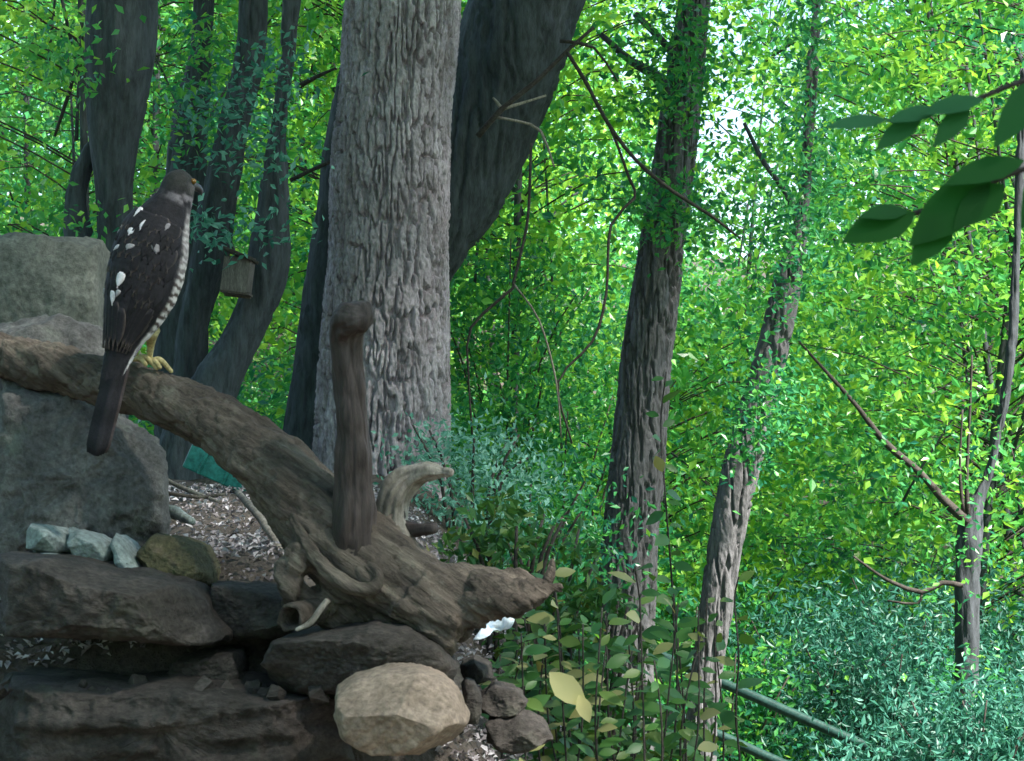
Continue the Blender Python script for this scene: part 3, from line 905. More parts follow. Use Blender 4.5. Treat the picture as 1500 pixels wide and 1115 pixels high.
# ------------------------------------------------------------------ the driftwood log
lg = P(520, 960, 2.6)
log = thing('driftwood_log', tuple(lg), 'curved weathered driftwood log with a knotted root end resting on the stones', 'driftwood log')


def wood_disp(amp, seed, grain=3.0):
    def f(Pv, s, th, r):
        q = np.column_stack([np.cos(th) * r, np.sin(th) * r, s / grain])
        a = fbm(q * 70, 3, seed)
        b = fbm(Pv * 16, 3, seed + 9)
        c = np.abs(fbm(np.column_stack([np.cos(th) * r * 60, np.sin(th) * r * 60, s * 7]), 2, seed + 20))
        return amp * (0.7 * a + 0.9 * b) + amp * 1.5 * (np.minimum(c, 0.3) - 0.2) + 0.10 * r * vnoise(np.column_stack([np.cos(th), np.sin(th), s * 22]), seed + 33)
    return f


def wood(nm, pts, mat, amp, seed, nseg=64, ds=0.006, Y=2.6, round_end=False, grain=3.0):
    C, r = trunk_from_px(pts, Y)
    V, F = tube(C, r, ds, nseg, wood_disp(amp, seed, grain), round_end=round_end)
    return obj(nm, V, F, mat, log)


UNION = []


def lump(pts, amp, seed, nseg=48):
    C, r = trunk_from_px(pts, 2.6)
    UNION.append(tube(C, [q * 0.95 for q in r], 0.008, nseg, lambda Pv, q, th, rr: amp * fbm(Pv * 18, 3, seed), round_end=True))


lump([(-60, 512, 36, 2.86), (60, 536, 38, 2.80), (140, 555, 39, 2.76), (210, 574, 42, 2.73), (290, 607, 45, 2.69), (360, 650, 51, 2.65), (420, 704, 58, 2.62), (475, 770, 66, 2.60), (535, 832, 70, 2.58), (595, 872, 62, 2.57), (640, 900, 46, 2.56), (668, 920, 26, 2.56)], 0.005, 1, 80)
lump([(545, 820, 60, 2.58), (620, 850, 46, 2.56), (690, 862, 34, 2.54), (745, 862, 28, 2.52), (790, 864, 18, 2.5), (822, 861, 7, 2.49)], 0.008, 2)
lump([(700, 858, 24, 2.53), (730, 855, 20, 2.51), (762, 848, 10, 2.5)], 0.006, 22)
lump([(690, 880, 26, 2.53), (735, 884, 20, 2.5), (775, 880, 14, 2.49), (800, 870, 7, 2.485)], 0.006, 12)
lump([(600, 870, 48, 2.54), (640, 908, 42, 2.53), (652, 946, 26, 2.54)], 0.010, 4)
lump([(650, 890, 36, 2.53), (690, 905, 26, 2.52), (706, 918, 12, 2.52)], 0.008, 15)
lump([(512, 850, 52, 2.58), (515, 800, 42, 2.565), (518, 750, 30, 2.555)], 0.004, 5)
lump([(580, 838, 44, 2.60), (574, 795, 30, 2.60), (573, 765, 22, 2.60)], 0.004, 6)
lump([(470, 790, 30, 2.57), (436, 822, 26, 2.55), (424, 846, 24, 2.54), (428, 868, 18, 2.54)], 0.010, 9)
lump([(520, 860, 40, 2.59), (480, 876, 26, 2.58), (450, 886, 20, 2.57), (430, 872, 16, 2.56)], 0.010, 10)
lump([(560, 885, 30, 2.59), (520, 905, 18, 2.585), (480, 915, 12, 2.58)], 0.006, 14)
lump([(436, 872, 16, 2.57), (462, 893, 17, 2.57), (490, 896, 16, 2.58)], 0.006, 16)
V, F = join(UNION)
tmp = obj('trunk', V, F, DRIFT, base=(0, 0, 0))
md = tmp.modifiers.new('union', 'REMESH')
md.mode = 'VOXEL'
md.voxel_size = 0.0042
me2 = bpy.data.meshes.new_from_object(tmp.evaluated_get(bpy.context.evaluated_depsgraph_get()))
bpy.data.objects.remove(tmp)
V = np.zeros(len(me2.vertices) * 3)
me2.vertices.foreach_get('co', V)
V = V.reshape(-1, 3)
E = np.zeros(len(me2.edges) * 2, int)
me2.edges.foreach_get('vertices', E)
E = E.reshape(-1, 2)
deg = np.bincount(E.ravel(), minlength=len(V))[:, None]
for _ in range(7):
    S_ = np.zeros_like(V)
    np.add.at(S_, E[:, 0], V[E[:, 1]])
    np.add.at(S_, E[:, 1], V[E[:, 0]])
    V = 0.5 * V + 0.5 * S_ / np.maximum(deg, 1)
me2.vertices.foreach_set('co', V.ravel())
me2.update()
N_ = np.zeros(len(V) * 3)
me2.vertex_normals.foreach_get('vector', N_)
N_ = N_.reshape(-1, 3)
# grain runs along the log: stretch the pattern along its axis
ax = np.array([0.80, -0.1, -0.58])
ax /= np.linalg.norm(ax)
al = V @ ax
Q = V - 0.86 * al[:, None] * ax
wv_ = np.stack([fbm(V * 12 + 5 * c, 2, 80 + c) for c in range(3)], 1)
f1, f2 = worley(Q * 62 + wv_ * 0.7, 91)
crack = sstep(0.0, 0.16, f2 - f1) - 1
V = V + N_ * (0.0036 * crack + 0.0042 * fbm(Q * 75, 4, 92, 0.6) + 0.0022 * fbm(V * 24, 3, 94))[:, None]
F = [tuple(p.vertices) for p in me2.polygons]
obj('trunk', V, F, DRIFT, log)
wood('root_spur', [(797, 862, 12, 2.5), (806, 842, 9, 2.5), (809, 822, 4, 2.5)], DRIFT, 0.004, 3, nseg=24, ds=0.004, round_end=True)
wood('root_stub', [(514, 810, 40, 2.562), (518, 750, 32, 2.552), (519, 680, 27.5, 2.545), (515, 610, 24, 2.54), (511, 545, 22, 2.535), (508, 505, 22, 2.53), (509, 482, 25, 2.522), (517, 468, 27, 2.508), (528, 466, 24, 2.492)], DRIFT_BROWN, 0.0045, 5, nseg=96, ds=0.004, round_end=True, grain=9)
wood('root_stub', [(574, 800, 30, 2.60), (572, 755, 22, 2.60), (580, 720, 20, 2.595), (603, 697, 19, 2.59), (632, 689, 17, 2.58), (656, 692, 9, 2.57)], DRIFT_PALE, 0.006, 6, nseg=72, ds=0.004, round_end=True, grain=6)
wood('root_stub', [(580, 775, 16, 2.61), (606, 775, 12, 2.59), (634, 774, 9, 2.575)], DRIFT_BROWN, 0.003, 7, nseg=36, round_end=True)
wood('root_loop', [(428, 750, 6, 2.565), (440, 785, 8, 2.545), (462, 818, 10, 2.53), (492, 845, 11, 2.52), (524, 860, 11, 2.512), (548, 857, 9, 2.512), (553, 843, 8, 2.516), (538, 828, 8, 2.525), (515, 815, 8, 2.545)], DRIFT, 0.005, 8, nseg=40, ds=0.004, round_end=True)
wood('root_twig', [(480, 880, 6, 2.51), (468, 895, 6, 2.5), (455, 912, 5, 2.495), (436, 922, 4, 2.49)], DRIFT_PALE, 0.002, 13, nseg=16, round_end=True)
# the short sawn stub, rotted hollow at its end
A0, A1 = P(476, 890, 2.58), P(424, 906, 2.512)
axs = (A1 - A0) / np.linalg.norm(A1 - A0)
Ls, Rs = np.linalg.norm(A1 - A0), px2m(23, 2.53)
uu = np.cross(axs, [0, 0, 1.0])
uu /= np.linalg.norm(uu)
ww = np.cross(uu, axs)
prof_ = [(0, 0.85), (0.3, 0.88), (0.6, 0.93), (0.9, 1.0), (1.0, 1.0), (1.02, 0.93), (1.01, 0.8), (0.96, 0.7), (0.7, 0.62), (0.45, 0.5), (0.42, 0.1)]
a_ = np.linspace(0, 2 * math.pi, 40, endpoint=False)
V = np.vstack([A0 + axs * Ls * q + (np.cos(a_)[:, None] * uu + np.sin(a_)[:, None] * ww) * Rs * r_ for q, r_ in prof_])
V = V + 0.004 * np.stack([fbm(V * 45 + 9 * c, 3, 44 + c) for c in range(3)], 1)
F = [(k * 40 + c, k * 40 + (c + 1) % 40, (k + 1) * 40 + (c + 1) % 40, (k + 1) * 40 + c) for k in range(len(prof_) - 1) for c in range(40)]
F += [tuple(range(40))[::-1], tuple(range((len(prof_) - 1) * 40, len(prof_) * 40))]
obj('hollow_stub', V, F, DRIFT, log)


# ------------------------------------------------------------------ the hawk
def mat_vcol(name, rough=0.75):
    m, nt, b = mat_new(name)
    at = nt.nodes.new('ShaderNodeAttribute')
    at.attribute_name = 'Col'
    n2 = noise(nt, coords(nt, (1, 1, 1)), 220, 4, 0.7)
    g = ramp(nt, n2, [(0.3, (0.3,) * 3), (0.7, (0.7,) * 3)])
    mx = nt.nodes.new('ShaderNodeMix')
    mx.data_type = 'RGBA'
    mx.blend_type = 'OVERLAY'
    mx.inputs[0].default_value = 0.7
    nt.links.new(at.outputs['Color'], mx.inputs[6])
    nt.links.new(g, mx.inputs[7])
    nt.links.new(mx.outputs[2], b.inputs['Base Color'])
    b.inputs['Roughness'].default_value = rough
    b.inputs['Specular IOR Level'].default_value = 0.2
    bp = nt.nodes.new('ShaderNodeBump')
    bp.inputs['Strength'].default_value = 0.6
    bp.inputs['Distance'].default_value = 0.002
    nt.links.new(n2, bp.inputs['Height'])
    nt.links.new(bp.outputs[0], b.inputs['Normal'])
    return m


def vcol(o, cols):
    a = o.data.color_attributes.new('Col', 'FLOAT_COLOR', 'POINT')
    c = np.column_stack([cols, np.ones(len(cols))]).astype(np.float32)
    a.data.foreach_set('color', c.ravel())


PLUM = mat_vcol('plumage')
HORN = plain('dark_horn', (0.03, 0.03, 0.035), 0.35)
YEL = rough_mat('yellow_scaled_skin', [(0.3, (0.30, 0.24, 0.10)), (0.8, (0.48, 0.41, 0.22))], 60, (1, 1, 1), 0.5, 0.001, 300, 0.6)
EYEM = plain('amber_eye', (0.16, 0.08, 0.015), 0.1)

YB = 2.655
SPX = np.array([  # px, py, depth offset, half width px, half depth px
    (263.5, 247, 0.010, 3, 3), (263, 250, 0.010, 12, 12), (262, 256, 0.010, 19, 20), (260, 266, 0.009, 23.5, 26), (258, 277, 0.008, 24.5, 27), (255, 288, 0.007, 26, 28), (249, 302, 0.006, 31, 33), (240, 320, 0.004, 39, 40),
    (231, 342, 0.002, 47, 46), (224, 368, 0.0, 52, 50), (217, 400, -0.002, 53.5, 52), (208, 434, -0.005, 50, 49), (197, 466, -0.010, 40, 38), (187, 494, -0.016, 29, 26), (180, 520, -0.024, 21, 16), (173, 548, -0.032, 17, 9), (167, 575, -0.036, 15, 5)], float)
SV = np.linspace(0, 1, 400)
sp_len = np.concatenate([[0], np.cumsum(np.hypot(np.diff(SPX[:, 0]), np.diff(SPX[:, 1])))])
SPL = sp_len[-1]


def spine(v):
    """v in spine pixels"""
    v = np.clip(v, 0, SPL)
    return [np.interp(v, sp_len, SPX[:, c]) for c in range(5)]


def surf(theta, v, h):
    """theta 0 faces the camera, +pi/2 picture right; v along spine (px); h outward (px)"""
    theta, v = np.asarray(theta, float), np.asarray(v, float)
    x, y, d, w, e = spine(v)
    x1, y1, _, _, _ = spine(v + 8)
    x0, y0, _, _, _ = spine(v - 8)
    tx, ty = x1 - x0, y1 - y0
    ln = np.hypot(tx, ty)
    tx, ty = tx / ln, ty / ln
    # right-hand perpendicular in the picture
    rx, ry = -ty * -1, tx * -1
    over = np.maximum(np.asarray(v) - SPL, 0)
    qx = x + rx * np.sin(theta) * (w + h) + tx * over
    qy = y + ry * np.sin(theta) * (w + h) + ty * over
    dep = d * 1.0 - np.cos(theta) * (e + h) * YB / FPX
    yy = YB + dep
    a = (qx - W0 / 2) / FPX
    b = -(qy - H0 / 2) / FPX
    dy = CP - b * SP
    # lateral placement measured on the plane of the bird, so the body keeps its true thickness
    k = YB / dy
    return np.stack([CAM[0] + a * k, yy, CAM[2] + (SP + b * CP) * k], -1)


# smooth the spine table
vv = np.linspace(0, SPL, 120)
tab = np.stack([np.interp(vv, sp_len, SPX[:, c]) for c in range(5)], 1)
for _ in range(3):
    tab[1:-1] = 0.25 * tab[:-2] + 0.5 * tab[1:-1] + 0.25 * tab[2:]
SPX, sp_len = tab, np.concatenate([[0], np.cumsum(np.hypot(np.diff(tab[:, 0]), np.diff(tab[:, 1])))])
SPL = sp_len[-1]

hk = P(207, 530, 2.70)
hawk = thing('hawk', tuple(hk), 'dark brown hawk with barred pale breast perched on the log, seen from behind', 'bird')
NT, NV = 72, 130
th = np.linspace(-math.pi, math.pi, NT, endpoint=False)
vs = np.linspace(0, SPL, NV)
TH, VS = np.meshgrid(th, vs)
V = surf(TH.ravel(), VS.ravel(), 0.9 * fbm(np.column_stack([TH.ravel() * 6, VS.ravel() * 0.12, 0 * TH.ravel()]), 3, 4))
i = np.arange(NV - 1)[:, None] * NT
j = np.arange(NT)[None]
F = np.stack([i + j, i + (j + 1) % NT, i + NT + (j + 1) % NT, i + NT + j], -1).reshape(-1, 4)
F = [tuple(f) for f in F.tolist()] + [tuple(range(NT))[::-1], tuple(range((NV - 1) * NT, NV * NT))]
body = obj('body', V, F, PLUM, hawk)
tt, v_ = TH.ravel(), VS.ravel()
py_ = np.interp(v_, sp_len, SPX[:, 1])
under = sstep(0.50, 0.62, np.sin(tt) * 0.86 - np.cos(tt) * 0.5 + 0.05 * fbm(np.column_stack([tt * 4, v_ * 0.08, 0 * v_]), 2, 6)) * sstep(292, 312, py_) * (1 - 0 * py_)
bars = sstep(-0.15, 0.35, np.sin(v_ * 2 * math.pi / 11.5 + 0.9 * np.sin(tt * 3) + 1.6 * fbm(np.column_stack([tt * 5, v_ * 0.1, 0 * v_]), 2, 16)))
dark = np.array([0.015, 0.0135, 0.017])
crown = np.array([0.020, 0.021, 0.020])
pale = np.array([0.60, 0.56, 0.56])
barc = np.array([0.07, 0.05, 0.045])
col = dark * np.ones((len(v_), 1))
hd = sstep(292, 268, py_)[:, None]
col = col * (1 - hd) + crown * hd
nape = sstep(279, 284, py_) * sstep(298, 290, py_) * sstep(-0.35, 0.3, fbm(np.column_stack([tt * 3, v_ * 0.2, 0 * v_]), 3, 8)) * sstep(-0.9, 0.6, tt)
col = col * (1 - 0.75 * nape[:, None]) + np.array([0.20, 0.18, 0.20]) * 0.75 * nape[:, None]
cheek = sstep(262, 268, py_) * sstep(282, 276, py_) * sstep(0.7, 1.3, tt)
col = col * (1 - 0.5 * cheek[:, None]) + np.array([0.12, 0.11, 0.11]) * 0.5 * cheek[:, None]
pl = pale * bars[:, None] + barc * (1 - bars[:, None])
upv = (0.65 * sstep(420, 360, py_))[:, None]
pl = pl * (1 - upv) + np.array([0.30, 0.27, 0.28]) * upv
lowv = sstep(470, 490, py_)[:, None]
pl = pl * (1 - lowv) + pale * lowv
col = col * (1 - under[:, None]) + pl * under[:, None]
vcol(body, col)


def feather(parent, nm, th0, v0, length, width, h0, h1, col, tipcol=None, bend=0.0, band=None):
    """a feather lying on the body: th0 angle, v0 root (px along the spine), h height over the skin (px)"""
    nu, nvv = 5, 9
    q = np.linspace(0, 1, nvv)
    prof = np.sin(np.clip(q * 1.08 + 0.12, 0, 1) ** 0.8 * math.pi) ** 0.55
    prof[0] = 0.55
    prof[-1] = 0.12
    Vf, cf = [], []
    for a, wq in zip(q, prof):
        v = v0 + a * length
        wloc = max(float(spine(v)[3]), 10.0)
        for s in np.linspace(-1, 1, nu):
            t = th0 + bend * a + s * wq * width / 2 / wloc
            h = h0 + (h1 - h0) * a + 0.9 * (1 - abs(s)) - 0.4 * abs(s)
            Vf.append(surf(t, v, h))
            c = np.array(col)
            if band is not None:
                c = c * (0.72 if math.sin(a * band) > 0.2 else 1.15)
            if tipcol is not None and (a > 0.86 or abs(s) > 0.95):
                c = np.array(tipcol)
            cf.append(c)
    Ff = [(k * nu + c, k * nu + c + 1, (k + 1) * nu + c + 1, (k + 1) * nu + c) for k in range(nvv - 1) for c in range(nu - 1)]
    base = np.array(hawk.location)
    o = obj(nm, np.array(Vf), Ff, PLUM, parent, base=base)
    vcol(o, np.array(cf))
    md = o.modifiers.new('thick', 'SOLIDIFY')
    md.thickness = 0.0006
    return o


def vat(py):
    return float(np.interp(py, SPX[:, 1], sp_len))


FD = np.array([0.015, 0.0135, 0.017])
EDGE = np.array([0.075, 0.06, 0.056])
for side in (-1, 1):
    # a wing is a shell over the body; its feathers are its pieces
    lo, hi = (-2.0, -0.1) if side < 0 else (-0.05, 0.80)
    nt_, nv_ = 20, 40
    tg, vg = np.meshgrid(np.linspace(lo, hi, nt_), np.linspace(vat(318), vat(505), nv_))
    edge = np.minimum((tg - lo) / 0.25, (hi - tg) / 0.25).clip(0, 1) * sstep(vat(316), vat(345), vg) * sstep(vat(506), vat(470), vg)
    V = surf(tg.ravel(), vg.ravel(), (0.2 + 2.2 * edge).ravel())
    F = [(a * nt_ + b, a * nt_ + b + 1, (a + 1) * nt_ + b + 1, (a + 1) * nt_ + b) for a in range(nv_ - 1) for b in range(nt_ - 1)]
    wing = obj('wing', V, F, PLUM, hawk)
    vcol(wing, np.tile(FD, (len(V), 1)))
    rows = [(322, 30, 17, 8, 4.6), (338, 32, 18, 9, 4.2), (356, 36, 20, 9, 3.8), (376, 42, 21, 9, 3.4), (398, 52, 20, 9, 3.0), (424, 66, 18, 8, 2.6), (446, 72, 14, 6, 2.2)]
    for ri, (py0, ln, wd, nf, h) in enumerate(rows):
        nfe = nf if side < 0 else max(4, nf // 2 + 1)
        for k in range(nfe):
            f = (k + 0.5 + 0.25 * (ri % 2)) / nfe
            t = lo + (hi - lo) * min(f, 0.97)
            cj = FD * (0.75 + 0.6 * random.random())
            feather(wing, 'feather', t, vat(py0) + random.uniform(-4, 4), ln * random.uniform(0.9, 1.1), wd * (1.25 if side < 0 else 1.05), h - 0.5, h + 0.9, cj, EDGE * (0.8 + 0.5 * random.random()) if random.random() < 0.6 else None, bend=(0.10 if t < -0.8 else -0.06), band=random.choice([None, 22]))
    # long flight feathers towards the tip
    for k in range(6 if side < 0 else 4):
        t = (-1.5 + 0.25 * k) if side < 0 else (0.1 + 0.18 * k)
        feather(wing, 'flight_feather', t, vat(430) + 6 * k, 92 - 6 * k, 15, 2.4 + 0.4 * k, 3.2 + 0.4 * k, FD * (0.7 + 0.08 * k), EDGE, bend=0.25 if side < 0 else -0.15)
# white moult patches: pale feathers at the spots the photograph shows
for (px_, py_0, ln, wd, bend, br) in ((213, 320, 16, 11, 0, 1), (222, 333, 20, 13, 0, 1), (203, 347, 14, 17, 0, 1), (185, 343, 14, 7, 0, 0.55), (184, 372, 9, 12, 0, 0.8), (204, 368, 13, 14, 0, 0.45), (238, 360, 18, 16, 0, 0.3), (254, 325, 16, 10, 0, 0.35),
                                   (191, 410, 30, 14, 0, 1), (176, 440, 28, 10, 0.0, 0.9), (186, 436, 14, 8, 0, 0.5), (210, 500, 24, 6, 0, 0.25), (158, 440, 12, 8, 0, 0.4)):
    v0 = vat(py_0)
    cx_, _, _, w_, _ = [float(q) for q in spine(v0)]
    s_ = max(-0.97, min(0.97, (px_ - cx_) / w_))
    feather(hawk, 'pale_feather', math.asin(s_), v0, ln * random.uniform(0.7, 1.0), wd * random.uniform(0.75, 1.0), 4.6, 5.4, np.array([0.70, 0.64, 0.68]) * br, bend=random.uniform(-0.2, 0.2))

# tail
for k in range(7):
    f = (k - 3) / 3.0
    pts = []
    nl = 14
    A0 = P(182 + 8 * f, 498, 2.625)
    A1 = P(158 + 13 * f, 585, 2.605)
    A2 = P(140 + 9.5 * f, 668 - 5 * abs(f), 2.59)
    q = np.linspace(0, 1, nl)[:, None]
    Cn = (1 - q) ** 2 * A0 + 2 * q * (1 - q) * A1 + q * q * A2
    T = np.gradient(Cn, axis=0)
    T /= np.linalg.norm(T, axis=1)[:, None]
    side_v = np.cross(T, [0, -1, 0])
    hw = px2m(7.5, 2.6) * np.where(q[:, 0] < 0.93, 1, 0.62)
    off = np.array([0, 0.0016 * abs(f) * 3 + 0.0007 * k, 0])
    rows_ = [Cn - side_v * hw[:, None] + off, Cn + off + np.array([0, -0.0012, 0]), Cn + side_v * hw[:, None] + off]
    V = np.stack(rows_, 1).reshape(-1, 3)
    F = [(a * 3 + b, a * 3 + b + 1, (a + 1) * 3 + b + 1, (a + 1) * 3 + b) for a in range(nl - 1) for b in range(2)]
    o = obj('tail_feather', V, F, PLUM, hawk)
    c = np.repeat(np.where(np.sin(q * 21) > 0.1, 0.75, 1.25) * FD, 3, 0)
    if k == 6:
        c = c * 1.7 + np.array([0.03, 0.018, 0.013])
    vcol(o, c)
    md = o.modifiers.new('thick', 'SOLIDIFY')
    md.thickness = 0.0007

# beak, eyes, legs
hx = P(262, 268, YB)
bd = np.array([0.80, 0.60, -0.08])
bd /= np.linalg.norm(bd)
hc = np.array([hx[0], YB + 0.009, hx[2]])
b0 = hc + bd * 0.019
V, F = tube([b0, b0 + bd * 0.008 + [0, 0, -0.001], b0 + bd * 0.0135 + [0, 0, -0.0055], b0 + bd * 0.0145 + [0, 0, -0.0115]], [0.0072, 0.0058, 0.0038, 0.0006], 0.0015, 14)
bk = obj('beak', V, F, HORN, hawk)
V, F = tube([b0 - bd * 0.001, b0 + bd * 0.0035], [0.0077, 0.0071], 0.001, 14)
obj('cere', V, F, YEL, bk)
sd = np.cross(bd, [0, 0, 1])
for s in (-1, 1):
    e = hc + bd * 0.0135 + sd * s * 0.0155 + np.array([0, 0, 0.004])
    a = np.linspace(0, math.pi, 9)
    V, F = tube([e - sd * s * 0.004, e - sd * s * 0.001, e + sd * s * 0.002, e + sd * s * 0.0035], [0.0042, 0.0042, 0.003, 0.0008], 0.001, 14)
    ey = obj('eye', V, F, EYEM, hawk)
    V, F = tube([e + sd * s * 0.0028, e + sd * s * 0.0041], [0.0019, 0.0012], 0.001, 10)
    obj('pupil', V, F, HORN, ey)
for s, fx, fy in ((-1, 198, 527), (1, 219, 531)):
    foot = P(fx, fy, 2.705)
    hip = P(fx + 2, 484, 2.675)
    parts = [tube([hip, (hip + foot) / 2 + [0, 0.004, 0.004], foot + [0, 0, 0.006], foot], [0.013, 0.006, 0.0042, 0.0048], 0.003, 12)]
    for a, L in ((-0.5, 0.030), (0.0, 0.036), (0.55, 0.030), (math.pi, 0.024)):
        dx = np.array([math.cos(a - 0.45), math.sin(a - 0.45) * 0.6, 0])
        e = foot + dx * L
        parts.append(tube([foot + [0, 0, 0.001], foot + dx * L * 0.5 + [0, 0, 0.0045 - 0.006 * abs(dx[1])], e + [0, 0, -0.001 - 0.18 * dx[0] * L * 2]], [0.0042, 0.0038, 0.003], 0.003, 10, round_end=True))
    V, F = join(parts)
    lgp = obj('leg', V, F, YEL, hawk)
    for a, L in ((-0.5, 0.030), (0.0, 0.036), (0.55, 0.030), (math.pi, 0.024)):
        dx = np.array([math.cos(a - 0.45), math.sin(a - 0.45) * 0.6, 0])
        e = foot + dx * L + [0, 0, -0.001 - 0.18 * dx[0] * L * 2]
        V, F = tube([e, e + dx * 0.006 + [0, 0, -0.001], e + dx * 0.009 + [0, 0, -0.007]], [0.0024, 0.0018, 0.0004], 0.002, 8)
        obj('claw', V, F, HORN, lgp)


# ------------------------------------------------------------------ near shrubs: every leaf a piece
def leaf_shape(L, W, fold=0.16, curl=0.18):
    q = np.array([0, 0.14, 0.38, 0.64, 0.86, 1.0])
    w = np.array([0.05, 0.55, 1.0, 0.85, 0.4, 0.02]) * W / 2
    V = []
    for a, b in zip(q, w):
        z = -curl * L * a * a
        V += [(a * L, -b, z + fold * b), (a * L, 0, z), (a * L, b, z + fold * b)]
    F = []
    for k in range(5):
        for c in (0, 1):
            F.append((k * 3 + c, (k + 1) * 3 + c, (k + 1) * 3 + c + 1, k * 3 + c + 1))
    return np.array(V), F


LEAF_ME = {}


def leaf_mesh(key, L, W, mat, tint, fold=0.16, curl=0.18):
    if key not in LEAF_ME:
        V, F = leaf_shape(L, W, fold, curl)
        me = bpy.data.meshes.new('leaf')
        me.from_pydata(V.tolist(), [], F)
        me.materials.append(mat)
        a = me.attributes.new('tint', 'FLOAT', 'FACE')
        a.data.foreach_set('value', np.full(len(F), tint, np.float32))
        me.polygons.foreach_set('use_smooth', np.ones(len(F), bool))
        LEAF_ME[key] = me
    return LEAF_ME[key]


def put_leaf(me, parent, pos, direction, normal, s):
    o = bpy.data.objects.new('leaf', me)
    COL.objects.link(o)
    o.parent = parent
    x = Vector(direction).normalized()
    z = Vector(normal)
    z = (z - x * z.dot(x)).normalized()
    y = z.cross(x)
    from mathutils import Matrix
    o.matrix_local = Matrix(((x.x * s, y.x * s, z.x * s, pos[0]), (x.y * s, y.y * s, z.y * s, pos[1]), (x.z * s, y.z * s, z.z * s, pos[2]), (0, 0, 0, 1)))
    return o


TINTS = (0.0, 0.1, 0.22, 0.35, 0.5, 0.65, 0.92)


def leafy_shrub(pts, Y, nleaf, size, label, group=None, mat=LEAF_OLIVE, tset=TINTS, from_frac=0.1, rstem=1.9, nside=2):
    C = [P(a, b, Y + rng.normal() * 0.02) for a, b in pts]
    g = float(ground_z([C[0][0]], [Y])[0])
    if C[0][2] > g:
        C = [np.array([C[0][0], Y, g - 0.03])] + C
    t = thing('shrub', tuple(C[0]), label, 'shrub', group)
    base = C[0]
    rr = np.linspace(px2m(rstem, Y), px2m(1.2, Y), len(C))
    Vs, Fs = tube(C, rr, 0.02, 7)
    obj('stem', Vs, Fs, TWIG, t)
    S, _ = resample(C, rr, 0.01)
    for k in range(nleaf):
        f = from_frac + (1 - from_frac) * (k + 0.5) / nleaf
        q = S[min(int(f * len(S)), len(S) - 1)]
        a = k * 2.4 + rng.normal() * 0.4
        el = rng.normal() * 0.35 + 0.25
        d = np.array([math.cos(a), math.sin(a) * 0.9, el])
        nn = np.array([rng.normal() * 0.5, -0.8 + rng.normal() * 0.4, 0.8])
        tn = tset[rng.integers(len(tset))]
        me = leaf_mesh((mat.name, tn), 1.0, 0.52, mat, tn)
        # short stalk distance keeps the blade attached to its stem
        put_leaf(me, t, q - base + d * 0.004, d, nn, px2m(size * rng.uniform(0.55, 1.3), Y))
    return t


for k, px_ in enumerate((752, 806, 862, 918, 972, 1030)):
    yb = 3.75 + 0.2 * (k % 2)
    bush((px_ - 750) / FPX * yb, yb, 0.12, 0.38 + 0.05 * (k % 3), 0.3, 700, 0.030, 'low dense olive green bush behind the shrub stems at the foot of the trees', 'dense bushes behind the shrub stems', LEAF_OLIVE, 0.5, 0.6)
SH = ('low olive leafed shrub stem in the thicket below the straight grey tree', 'olive shrubs at the foot of the trees')
for k in range(34):
    px_ = 715 + 10.3 * k + rng.normal() * 8
    top_ = 868 + rng.random() * 100 + (20 if px_ < 790 else 0)
    leafy_shrub([(px_ + rng.normal() * 10, 1190), (px_, 1060), (px_ + rng.normal() * 14, top_)], 2.85 + 0.7 * rng.random(), 25, 33, *SH)
leafy_shrub([(1086, 1180), (1078, 1050), (1082, 960), (1076, 880), (1082, 846)], 3.3, 22, 42, 'tall leafy shrub stem standing in front of the thin leaning tree', None)
leafy_shrub([(1010, 1180), (992, 1000), (984, 850), (974, 720), (968, 620), (976, 545)], 3.6, 34, 36, 'tallest shrub stem, its leaves climbing in front of the straight grey tree', None, from_frac=0.35)
leafy_shrub([(930, 1180), (932, 1020), (938, 900), (930, 830)], 3.4, 24, 38, 'leafy shrub stem crossing the base of the straight grey tree', None)
leafy_shrub([(846, 1180), (826, 1000), (818, 900), (806, 835)], 3.3, 22, 34, 'leafy shrub stem rising by the tip of the pointed root', None)

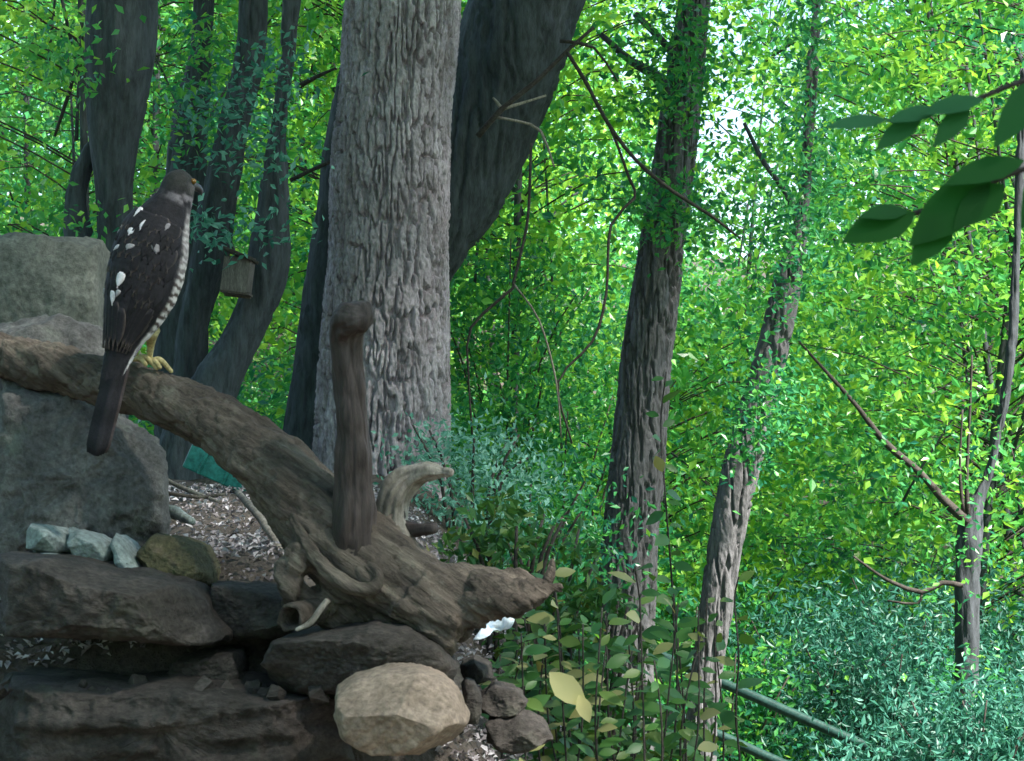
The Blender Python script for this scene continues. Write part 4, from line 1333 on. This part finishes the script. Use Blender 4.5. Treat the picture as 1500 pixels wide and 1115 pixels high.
# big yellow leaf and a pale one lodged among the shrubs
for (px_, py_0, L_, ang, tn, lab) in ((805, 985, 74, -0.75, 1.0, 'large pale yellow fallen leaf lodged in the olive shrubs'), (848, 1018, 44, -1.2, 0.97, 'small pale leaf just below the large yellow one')):
    V, F = leaf_shape(px2m(L_, 2.95), px2m(L_ * 0.52, 2.95))
    c, s = math.cos(ang), math.sin(ang)
    Q = np.column_stack([V[:, 0] * c - V[:, 1] * s, -V[:, 2] * 1.0, V[:, 0] * s + V[:, 1] * c])
    Q += P(px_, py_0, 2.93)
    m_ = leaf_mat('fallen_' + str(int(tn * 100)), [(0, (0.55, 0.5, 0.2)), (1, (0.72, 0.68, 0.38))], 0.3)
    o = obj('fallen_leaf', Q, F, m_)
    fattr(o, 'tint', np.full(len(F), 0.6), 'FACE')
    tag(o, lab, 'leaf')

# the sapling whose twig of dark leaves reaches in from the right, close by
sy = 1.25
sb = np.array([0.46, sy, float(ground_z([0.46], [sy])[0])])
sap = thing('sapling', tuple(sb), 'close dark green leafy twig of a sapling reaching in from beyond the picture edge', 'sapling')
V, F = tube([sb - [0, 0, 0.05], sb + [0.01, 0, 0.9], sb + [-0.02, 0, 1.75], sb + [-0.03, 0, 2.3]], [0.012, 0.010, 0.007, 0.003], 0.08, 8)
obj('stem', V, F, TWIG, sap)
for pts in ([(1720, 205), (1520, 240), (1420, 285), (1340, 312), (1262, 340)], [(1700, 60), (1520, 110), (1420, 150), (1340, 172)]):
    C = [P(a, b, sy) for a, b in pts]
    V, F = tube([sb + [-0.02, 0, C[0][2] - sb[2] - 0.03]] + C, [0.003] * 2 + [0.002] * (len(C) - 2) + [0.0008], 0.02, 6)
    obj('twig', V, F, TWIG, sap)
for (a, b, c, d, wd, tn) in ((1340, 312, 1236, 348, 62, 0.0), (1450, 262, 1335, 352, 74, 0.0), (1395, 310, 1338, 385, 50, 0.0), (1500, 235, 1385, 262, 46, 0.1), (1470, 270, 1400, 330, 52, 0.0), (1330, 308, 1262, 312, 30, 0.2),
                             (1440, 145, 1352, 160, 34, 0.8), (1380, 160, 1300, 172, 30, 0.9), (1350, 168, 1285, 215, 34, 0.4), (1420, 155, 1370, 210, 34, 0.3), (1300, 175, 1212, 180, 28, 1.0), (1530, 110, 1460, 210, 50, 0.3), (1560, 225, 1500, 330, 60, 0.1)):
    A, B_ = P(a, b, sy - 0.01), P(c, d, sy - 0.03)
    L_ = np.linalg.norm(B_ - A)
    me = leaf_mesh(('near', wd, tn), 1.0, px2m(wd, sy) / L_, LEAF_NEAR, tn, 0.12, 0.1)
    put_leaf(me, sap, A - sb, B_ - A, (0.25, -0.8, 0.6), L_)
